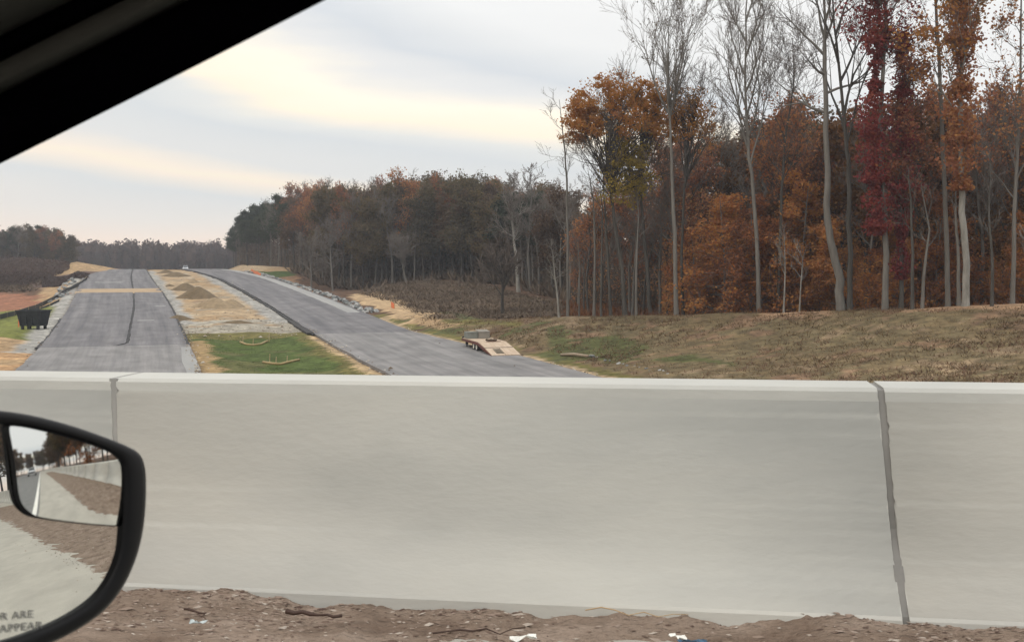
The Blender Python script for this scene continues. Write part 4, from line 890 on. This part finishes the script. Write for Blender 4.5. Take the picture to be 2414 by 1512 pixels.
thicket('undergrowth', 1560, 2600, eR, 2, 24, 90000, 10, .13, m_th2, 84, 1.5)
thicket('undergrowth', -200, 190, ([-200, 190], [398, 386]), 2, 40, 40000, 12, .42, m_th, 85, 1.1, ([100, 150, 190], [1, .75, .15]))
m_th3 = leafmat('undergrowth_purple', [(.07, .052, .05), (.10, .075, .068), (.13, .095, .08)])
thicket('undergrowth', -200, 165, ([-200, 60, 165], [232, 225, 262]), 0, 60, 60000, 3.4, .20, m_th3, 86, 1.3, ([0, 60, 100, 130, 165], [1, .9, .6, .45, .1]))
thicket('undergrowth', 100, 212, ([100, 165, 212], [216, 212, 206]), 0, 22, 14000, .9, .16, m_th3, 87, 1.3, ([100, 120, 185, 212], [.3, 1, .7, .1]))
# ------------------------------------------------------------------ median: dirt piles, wattles, stakes
m_pile = material('spoil_dirt', [(.10, .072, .042), (.15, .11, .065)], scale=1.5, bump=1, bump_scale=5)
m_pile2 = material('spoil_sand', [(.19, .14, .085), (.27, .20, .12)], scale=1.5, bump=1, bump_scale=5)
def pile(u, v, w, d, h, mat, label, seed):
    n = 26; V = []; Fc = []; rs = np.random.RandomState(seed)
    ox, oy = xy_of(u, v); ph = rs.rand(6) * 6.28
    for i in range(n + 1):
        rr = i / n
        for k in range(n):
            a = 2 * math.pi * k / n; k_ = 1 + .16 * math.sin(2 * a + ph[0]) + .09 * math.sin(3 * a + ph[1]) + .05 * math.sin(7 * a + ph[2])
            x = float(ox) + math.cos(a) * rr * w / 2 * k_; y = float(oy) + math.sin(a) * rr * d / 2 * k_
            z = 1.3 * h * (max(0, 1 - rr) ** 1.0) * (1 - .12 * math.exp(-rr * 6)) + .1 * math.sin(5 * a + rr * 9 + ph[3]) * rr * (1 - rr)
            V.append((x, y, z - .06 * rr))
    gz = H(np.array([v_[0] for v_ in V]), np.array([v_[1] for v_ in V])); V = [(a, b, c + g_ - .04) for (a, b, c), g_ in zip(V, gz)]
    for i in range(n):
        for k in range(n): Fc.append((i * n + k, i * n + (k + 1) % n, (i + 1) * n + (k + 1) % n, (i + 1) * n + k))
    tag(mesh_obj('dirt_pile', V, Fc, mat, smooth=True), label, 'dirt pile', 'dirt piles in the median')
def uv_hit(px, py): p = hit(px, py); u, v = uv_of(p.x, p.y); return float(u), float(v - sh(u))
for i, (px, py, w, d, h, mt, lab) in enumerate([
    (508, 724, 6.5, 5, 1.15, m_pile2, 'broad sandy dirt pile nearest to the gravel crossover'),
    (468, 703, 6.2, 5, 1.55, m_pile, 'tallest brown dirt pile in the middle of the median'),
    (437, 684, 5.0, 5, 1.1, m_pile, 'dark brown dirt pile left behind the tallest one'),
    (545, 722, 4.5, 5, .9, m_pile2, 'tan dirt heap with a reddish side next to the right carriageway'),
    (455, 667, 2.6, 4, .7, m_pile2, 'small sandy heap beside the black road edge'),
    (415, 651, 6.0, 5, .8, m_pile, 'low brown dirt pile near the crest'),
    (392, 644, 4.0, 5, .7, m_pile, 'farthest dark dirt pile at the crest'),
    (400, 674, 1.6, 2, .35, m_pile, 'tiny dark clump beside the left carriageway'),
    (420, 753, 4.0, 2.5, .5, m_pile, 'low grey brown clod heap left on the crossover'),
    (560, 762, 5.0, 2.0, .35, m_pile, 'flat heap of clods on the near side of the crossover')]):
    u, v = uv_hit(px, py); pile(u, v, w, d, h, mt, lab, i)
m_straw = plain('straw_wattle', (.30, .22, .10)); m_stake = plain('stake_wood', (.36, .29, .16))
def wattle(pts, stakes, label):
    P0 = hit(*pts[len(pts) // 2]); root = thing('wattle', label, 'wattle', P0, 0, 'erosion wattles in the median')
    W = [hit(*p) - P0 + Vector((0, 0, .08)) for p in pts]; MB().tube(W, .10, 7).build('straw_roll', m_straw, root, smooth=True)
    for sx, sy, hg in stakes:
        q = hit(sx, sy) - P0; MB().tube([q + Vector((0, 0, -.1)), q + Vector((.04, 0, hg))], [.045, .04], 5).build('stake', m_stake, root)
wattle([(566, 808), (580, 814), (597, 816), (615, 813), (630, 806)], [(572, 808, .75), (596, 814, .6), (634, 806, .8)], 'straw wattle with three stakes in the grass, farther of the two')
wattle([(620, 855), (640, 859), (660, 860), (685, 855), (705, 850)], [(635, 854, .7), (650, 859, .6), (676, 856, .6)], 'straw wattle with three stakes in the grass, nearer of the two')
# ------------------------------------------------------------------ riprap
m_rock = material('riprap_rock', [(.13, .14, .14), (.21, .215, .21), (.33, .325, .31)], scale=2, objrand=.8, bump=.6)
rk = random.Random(9)
def rock_mesh(seed):
    rr = random.Random(seed); V = []; Fc = []; n, m = 7, 5
    for i in range(m + 1):
        p = math.pi * i / m
        for k in range(n): t = 2 * math.pi * k / n; q = rr.uniform(.75, 1.15); V.append((math.cos(t) * math.sin(p) * q, math.sin(t) * math.sin(p) * q * .8, math.cos(p) * q * .6))
    for i in range(m):
        for k in range(n): Fc.append((i * n + k, (i + 1) * n + k, (i + 1) * n + (k + 1) % n, i * n + (k + 1) % n))
    me = bpy.data.meshes.new('rock'); me.from_pydata(V, [], Fc); me.materials.append(m_rock); return me
RM = [rock_mesh(i) for i in range(6)]
def rock(x, y, s, label, group, mat=None):
    o = bpy.data.objects.new('rock', rk.choice(RM)); col.objects.link(o); o.location = (x, y, Hs(x, y) + s * .25); o.scale = (s * rk.uniform(.8, 1.4), s, s * rk.uniform(.7, 1.1)); o.rotation_euler = (rk.uniform(-.4, .4), rk.uniform(-.4, .4), rk.uniform(0, 6)); tag(o, label, 'rock', group)
for i in range(240):
    u = 137 + 118 * (i + rk.random()) / 240; v = 25.5 - xr(u) + rk.uniform(0, 1.6); x, y = xy_of(u, v); rock(float(x), float(y), rk.uniform(.2, .48), 'grey riprap rock in the line along the far side of the right carriageway', 'riprap rocks by the right carriageway')
for i in range(70):
    u = 172 + 70 * rk.random(); v = -11 - rk.uniform(0, 2.6); x, y = xy_of(u, v); rock(float(x), float(y), rk.uniform(.25, .5), 'grey riprap rock on the left shoulder below the crest', 'riprap rocks by the left carriageway')
for i in range(14):
    p = hit(1395 + i * 14 + rk.uniform(-6, 6), 842 + i * 3.2 + rk.uniform(-4, 4)); rock(p.x, p.y, rk.uniform(.10, .2), 'small pale stone in the ditch at the foot of the bank', 'ditch stones')
p = hit(1397, 842); rock(p.x, p.y, .28, 'rounded pale grey boulder at the end of the fallen log', None)
a = hit(1322, 840); b = hit(1386, 845); lg = MB(); lg.tube([Vector((0, 0, .12)), (b - a) * .5 + Vector((0, 0, .22)), (b - a) + Vector((0, 0, .14))], [.11, .13, .12], 8)
o = lg.build('log', plain('log_tan', (.26, .20, .14)), smooth=True); o.location = a; tag(o, 'fallen grey log lying in the grass beside the right carriageway', 'log')

cl_ = MB(); rc = random.Random(31)
for k in range(1500):
    q = rc.random()
    if q < .3: u = rc.uniform(112, 132); v = rc.uniform(3, 14)
    elif q < .55: u = rc.uniform(60, 118); v = rc.choice([2.6, 15.0, 28.6 if u < 90 else 25.6]) + rc.gauss(0, .3)
    elif q < .8: u = rc.uniform(125, 240); v = rc.uniform(3, 14.5)
    else: u = rc.uniform(70, 240); v = rc.choice([-10.4, 2.7, 14.7, 25.4]) + rc.gauss(0, .5)
    if u > 215 and v > 8: continue
    X, Y = xy_of(u, v); X, Y = float(X), float(Y); on_ = (-10 < v < 2.6) or (15 < v < 25); z = float(zr(u)) + (.10 if on_ else 0) if on_ else Hs(X, Y); a = rc.uniform(.03, .11) * (2.0 if rc.random() < .06 else 1)
    V = [(X - a, Y, z), (X, Y - a, z), (X + a * 1.2, Y, z), (X, Y + a, z), (X + .2 * a, Y, z + a * .8)]; cl_.add(V, [(0, 1, 4), (1, 2, 4), (2, 3, 4), (3, 0, 4)])
tag(cl_.build('clods', material('clods', [(.10, .07, .045), (.24, .19, .13), (.40, .37, .32)], scale=3, island=1.0, mid=(.1, .9))), kind='stuff')

# ------------------------------------------------------------------ left side: silt fence, bin
m_silt = plain('silt_fabric', (.03, .032, .035)); m_og = plain('orange_plastic', (.65, .16, .05))
def silt(pts, h, name, label, mat=m_silt, post=m_stake, ds=2.5):
    W = [hit(*p) for p in pts]; root = thing(name, label, 'fence', W[0]); L_ = [W[0]]
    for a, b in zip(W[:-1], W[1:]):
        n = max(1, int((b - a).length / ds))
        for i in range(1, n + 1): q = a.lerp(b, i / n); q.z = Hs(q.x, q.y); L_.append(q)
    V = []; Fc = []
    for i, q in enumerate(L_):
        dn = Vector((.02, .02, 0)); hh_ = h * rk.uniform(.8, 1.1)
        V += [q - W[0] - dn, q - W[0] + dn, q - W[0] + dn + Vector((0, 0, hh_)), q - W[0] - dn + Vector((0, 0, hh_))]
    for i in range(len(L_) - 1):
        a = 4 * i; b = a + 4; Fc += [(a, b, b + 3, a + 3), (a + 1, a + 2, b + 2, b + 1), (a + 3, b + 3, b + 2, a + 2), (a, a + 1, b + 1, b)]
    mesh_obj('fabric', V, Fc, mat, root)
    for i in range(0, len(L_), max(1, len(L_) // 16)):
        q = L_[i] - W[0]; MB().box(q.x - .03, q.x + .03, q.y - .08, q.y - .03, q.z - .1, q.z + h * 1.25).build('post', post, root)
silt([(-60, 768), (0, 752), (50, 739), (100, 722), (140, 700), (180, 677), (205, 662)], .6, 'silt_fence', 'black silt fence running below the left road embankment')
silt([(68, 735), (95, 730), (118, 722), (140, 712)], .4, 'silt_fence', 'short black silt fence on the green slope behind the bin')
silt([(592, 642), (604, 648), (615, 652)], .8, 'barrier_fence', 'orange plastic safety fence low beside the far riprap', m_og, m_stake)
silt([(922, 724), (930, 728)], .7, 'barrier_fence', 'small piece of orange safety fence beside the sandy patch', m_og, m_stake)
pb = hit(80, 775); Yb = pb.y; sc = Yb / F
bin_ = thing('dumpster', 'black open top bin on legs beside the left carriageway', 'dumpster', pb, R(-6))
m_bin = material('black_steel', [(.012, .014, .018), (.028, .032, .038)], scale=2.5, bump=.3, rough=.6)
w0, w1, hB = 24 * sc, 31 * sc, 44 * sc
mb = MB(); 
def frus(mb, x0, x1, X0, X1, y0, y1, Y0, Y1, z0, z1): mb.add([(x0, y0, z0), (x1, y0, z0), (x1, y1, z0), (x0, y1, z0), (X0, Y0, z1), (X1, Y0, z1), (X1, Y1, z1), (X0, Y1, z1)], [(0, 3, 2, 1), (0, 1, 5, 4), (1, 2, 6, 5), (2, 3, 7, 6), (3, 0, 4, 7)])
frus(mb, -w0, w0, -w1, w1, -.8, .8, -1.0, 1.0, .35, hB)
frus(mb, -w0 + .05, w0 - .05, -w1 + .06, w1 - .06, -.74, .74, -.94, .94, .4, hB - .001)
mb.build('bin_body', m_bin, bin_)
mb = MB()
for (a, b, c, d) in ((-w1 - .06, w1 + .06, -1.07, -.99), (-w1 - .06, w1 + .06, .99, 1.07), (-w1 - .06, -w1 + .02, -.985, .985), (w1 - .02, w1 + .06, -.985, .985)): mb.box(a, b, c, d, hB - .1, hB + .03)
mb.build('rim', m_bin, bin_)
for k in range(4):
    x = -w0 * .9 + k * w0 * .6; MB().box(x - .05, x + .05, -.99, -.84, .45, hB - .12).build('rib', m_bin, bin_)
for x, y in ((-w0 * .8, -.7), (w0 * .8, -.7), (-w0 * .8, .7), (w0 * .8, .7), (-w0 * .15, -.7)): MB().box(x - .13, x + .13, y - .1, y + .1, -.1, .352).build('leg', m_bin, bin_)
p = hit(44, 772); o = MB().tube([(0, 0, -.1), (.03, 0, 1.0)], .06, 6).build('post', m_og); o.location = p; tag(o, 'orange marker post just left of the black bin', 'post')

# ------------------------------------------------------------------ equipment trailer
m_wood = material('deck_planks', [(.33, .24, .17), (.44, .34, .25), (.52, .43, .33)], scale=1.2, stretch=(.6, 3.5, 1), objrand=.0, mid=(.25, .75))
m_rust = plain('rail_red', (.10, .028, .02)); m_steel = plain('dark_steel', (.02, .02, .022)); m_tyre = plain('tyre_rubber', (.014, .014, .014)); m_rim = plain('white_rim', (.62, .6, .52)); m_block = material('weathered_grey', [(.15, .16, .14), (.21, .22, .20)], scale=2)
f0 = P(1159, 843, 90); f0.z = float(zr(uv_of(f0.x, f0.y)[0])) + .02
# local axes: +x forward along the trailer (away), +y to the left of travel; width lies on -y
tr = thing('equipment_trailer', 'low wooden deck equipment trailer with its rear ramps down on the right carriageway', 'trailer', f0, math.atan2(CS, SN))
Wd = 2.5; SR = 2.1; SB = 4.16; SF = 9.3; zB = .86
def slab(name, sx0, z0, sx1, z1, y0, y1, th, mat): MB().add([(sx0, y0, z0), (sx1, y0, z1), (sx1, y1, z1), (sx0, y1, z0), (sx0, y0, z0 - th), (sx1, y0, z1 - th), (sx1, y1, z1 - th), (sx0, y1, z0 - th)], [(0, 3, 2, 1)[::-1], (4, 5, 6, 7)[::-1], (0, 1, 5, 4), (2, 3, 7, 6), (1, 2, 6, 5), (0, 4, 7, 3)]).build(name, mat, tr)
slab('ramp', 0, .06, SR - .03, .50, -1.22, 0, .05, m_wood); slab('ramp', .02, .06, SR - .03, .50, -Wd, -1.26, .05, m_wood)
for (a, b, c, d) in ((SR + .02, .52, SB - .02, zB),):
    slab('beavertail', a, b, c, d, -1.24, -.02, .07, m_wood); slab('beavertail', a, b, c, d, -Wd, -1.26, .07, m_wood)
n_pl = 9
mb = MB()
for k in range(n_pl): y1 = -.02 - (Wd - .04) * k / n_pl; mb.box(SB, SF, y1 - (Wd - .04) / n_pl + .012, y1, zB - .05, zB + .004 * (k % 3))
mb.build('deck', m_wood, tr)
mb = MB(); mb.prism([(0, .0), (SR, .44), (SB, .80), (SF + .1, .80), (SF + .1, .62), (SB, .58), (SR, .22)], 'y', .0, .05)
mb.build('side_rail', m_rust, tr)
mb = MB(); mb.prism([(0, .0), (SR, .44), (SB, .80), (SF + .1, .80), (SF + .1, .62), (SB, .58), (SR, .22)], 'y', -Wd - .05, -Wd); mb.build('side_rail', m_rust, tr)
MB().box(SF, SF + .12, -Wd, 0, .62, .98).build('bulkhead', m_steel, tr)
MB().box(SB, SF, -1.7, -1.5, .35, .80).box(SB, SF, -1.0, -.8, .35, .80).build('frame_beam', m_steel, tr)
mb = MB(); mb.add([(SF + .1, -Wd + .4, .7), (SF + .1, -.4, .7), (SF + 2.0, -1.17, .62), (SF + 2.0, -1.33, .62), (SF + .1, -Wd + .4, .58), (SF + .1, -.4, .58), (SF + 2.0, -1.17, .5), (SF + 2.0, -1.33, .5)], [(0, 3, 2, 1), (4, 5, 6, 7), (0, 1, 5, 4), (1, 2, 6, 5), (2, 3, 7, 6), (3, 0, 4, 7)]); mb.build('tongue', m_steel, tr)
for y in (-.25, -Wd + .25):
    lg_ = MB().box(SF - .75, SF - .55, y - .1, y + .1, .3, .79).box(SF - .69, SF - .61, y - .04, y + .04, .05, .3).build('landing_leg', m_steel, tr)
    MB().box(SF - .82, SF - .48, y - .17, y + .17, -.01, .05).build('foot', m_steel, lg_)
for wx in (4.9, 5.85):
    for sy, yy in ((1, -.06), (-1, -Wd + .06)):
        mb = MB(); prof_ = [(.0, .26), (.0, .40), (.04, .43), (.2, .43), (.24, .40), (.24, .26)]; n = 20
        V = []; Fc = []
        for k in range(n):
            t = 2 * math.pi * k / n
            for (q, r_) in prof_: V.append((wx + math.cos(t) * r_, yy - sy * q, .40 + math.sin(t) * r_))
        for k in range(n):
            for j in range(6): k2 = (k + 1) % n; j2 = (j + 1) % 6; Fc.append((k * 6 + j, k2 * 6 + j, k2 * 6 + j2, k * 6 + j2))
        tz = mesh_obj('wheel', V, Fc, m_tyre, tr, smooth=True)
        MB().tube([(wx, yy - sy * .02, .40), (wx, yy - sy * .06, .40)], [.25, .2], 16).tube([(wx, yy + sy * .005, .40), (wx, yy - sy * .04, .40)], [.08, .09], 10).build('rim', m_rim, tz)
        MB().box(wx - .48, wx + .48, yy - sy * .26 if sy > 0 else yy, yy if sy > 0 else yy - sy * .26, .842 - .05, .80).build('mudguard', m_steel, tr) if False else None
# ramp grips, hinge line and the chain box
mb = MB()
for k in range(4): x = .45 + k * .34; mb.box(x, x + .16, -1.18, -.55, .06 + .44 * (x + .05) / SR, .11 + .44 * (x + .1) / SR)
mb.build('ramp_cleats', plain('cleat_green', (.09, .085, .06)), tr)
MB().box(SR - .05, SR + .04, -Wd, 0, .49, .53).build('hinge_bar', m_steel, tr)
MB().box(4.0, 4.05, -Wd + .5, -.7, .86, .9).build('hinge_bar', m_rust, tr)
def ontrailer(name, label, cat, mbs, mat, group=None):
    o = mbs.build(name, mat); o.matrix_world = Matrix.Translation(f0) @ Matrix.Rotation(math.atan2(CS, SN), 4, 'Z'); return tag(o, label, cat, group)
ch = MB(); 
for j in range(3): ch.tube([(4.3 + .32 * j + .1 * math.sin(i), -.95 - i * .11, .95 + .05 * math.sin(i * 2)) for i in range(8)], .075, 6)
ontrailer('chain_pile', 'dark rusty chains heaped in the middle of the trailer deck', 'chain', ch, plain('chain_rust', (.06, .035, .015)))
bx = MB(); bx.box(8.0, 9.15, -1.08, -.12, zB + .03, zB + .58).box(7.96, 8.0, -1.1, -.1, zB + .52, zB + .60)
ontrailer('crate', 'grey boxy crate on the front left of the trailer deck', 'crate', bx, m_block)
bx = MB(); bx.box(7.85, 9.1, -2.15, -1.13, zB + .03, zB + .60).add([(7.8, -2.2, zB + .62), (9.1, -2.2, zB + .74), (9.1, -1.12, zB + .74), (7.8, -1.12, zB + .62), (7.8, -2.2, zB + .59), (9.1, -2.2, zB + .71), (9.1, -1.12, zB + .71), (7.8, -1.12, zB + .59)], [(0, 1, 2, 3), (4, 7, 6, 5), (0, 4, 5, 1), (1, 5, 6, 2), (2, 6, 7, 3), (3, 7, 4, 0)])
ontrailer('crate', 'grey crate with a tilted lid, right of the boxy crate on the trailer', 'crate', bx, material('crate_brown_grey', [(.19, .175, .15), (.25, .23, .20)], scale=2))
bx = MB(); bx.tube([(8.6, -2.42, zB + .1), (8.6, -2.2, zB + .16), (9.0, -2.3, zB + .16), (9.1, -2.42, zB + .1)], .09, 7)
ontrailer('strap_bundle', 'black strap bundle beside the crates at the front right trailer corner', 'strap', bx, m_steel)

# ------------------------------------------------------------------ vehicles
m_wp = plain('white_paint', (.55, .58, .62), rough=.25, spec=.6); m_gls = plain('dark_glass', (.02, .025, .03), rough=.1, spec=.8); m_lamp = plain('lamp_clear', (.7, .7, .66), rough=.2)
def pickup(loc, rz, label, paint=m_wp):     # faces -y in its own frame
    root = thing('pickup_truck', label, 'truck', loc, rz)
    prof_ = [(-2.7, .45), (-2.75, .75), (-2.65, 1.05), (-1.25, 1.15), (-.75, 1.15), (2.65, 1.15), (2.7, .5)]
    mb = MB().prism(prof_, 'x', -.95, .95); mb.build('body', paint, root)
    mb = MB(); mb.add([(-.85, -1.2, 1.14), (.85, -1.2, 1.14), (.85, 1.0, 1.14), (-.85, 1.0, 1.14), (-.68, -.55, 1.8), (.68, -.55, 1.8), (.68, .75, 1.8), (-.68, .75, 1.8)], [(0, 1, 5, 4), (1, 2, 6, 5), (2, 3, 7, 6), (3, 0, 4, 7), (4, 5, 6, 7)]); mb.build('cab', paint, root)
    mb = MB(); mb.add([(-.75, -1.13, 1.2), (.75, -1.13, 1.2), (.62, -.60, 1.75), (-.62, -.60, 1.75)], [(0, 1, 2, 3)])
    for v_ in range(len(mb.v)): x, y, z = mb.v[v_]; mb.v[v_] = (x, y - .03, z + .01)
    mb.build('windshield', m_gls, root)
    MB().box(-.7, .7, -2.79, -2.70, .6, .85).build('grille', m_steel, root)
    for s_ in (-1, 1): MB().box(s_ * .82 - .12, s_ * .82 + .12, -2.78, -2.64, .78, .98).build('headlight', m_lamp, root)
    for x in (-.88, .88):
        for y in (-1.8, 1.75): MB().tube([(x - .11, y, .38), (x + .11, y, .38)], .38, 14).build('wheel', m_tyre, root)
    return root
pc = Vector((P(437, 634, 385).x, 385, 0)); uu = uv_of(pc.x, pc.y)[0]; pc.z = Hs(pc.x, pc.y) + .02
pickup(pc, R(17), 'white pickup truck driving over the crest of the right carriageway')
pq = BP(58, -1.4, float(deck_z(58)) + .01)
pickup(pq, BA - R(90), 'white pickup truck following behind, seen in the side mirror')
hz = MB().box(-905, 905, -605, 1005, -8, 62).build('haze', None); tag(hz, kind='stuff')
hm = bpy.data.materials.new('haze'); hm.use_nodes = True; ht = hm.node_tree; ht.nodes.clear(); ho = ht.nodes.new('ShaderNodeOutputMaterial'); hv = ht.nodes.new('ShaderNodeVolumePrincipled')
hv.inputs['Color'].default_value = (.86, .90, .97, 1); hv.inputs['Density'].default_value = .00033; hv.inputs['Anisotropy'].default_value = .2; ht.links.new(hv.outputs[0], ho.inputs['Volume']); hz.data.materials.append(hm)
sc_ = [o for o in col.objects if o.parent is None]
print('top-level', len(sc_), 'objects', len(col.objects))
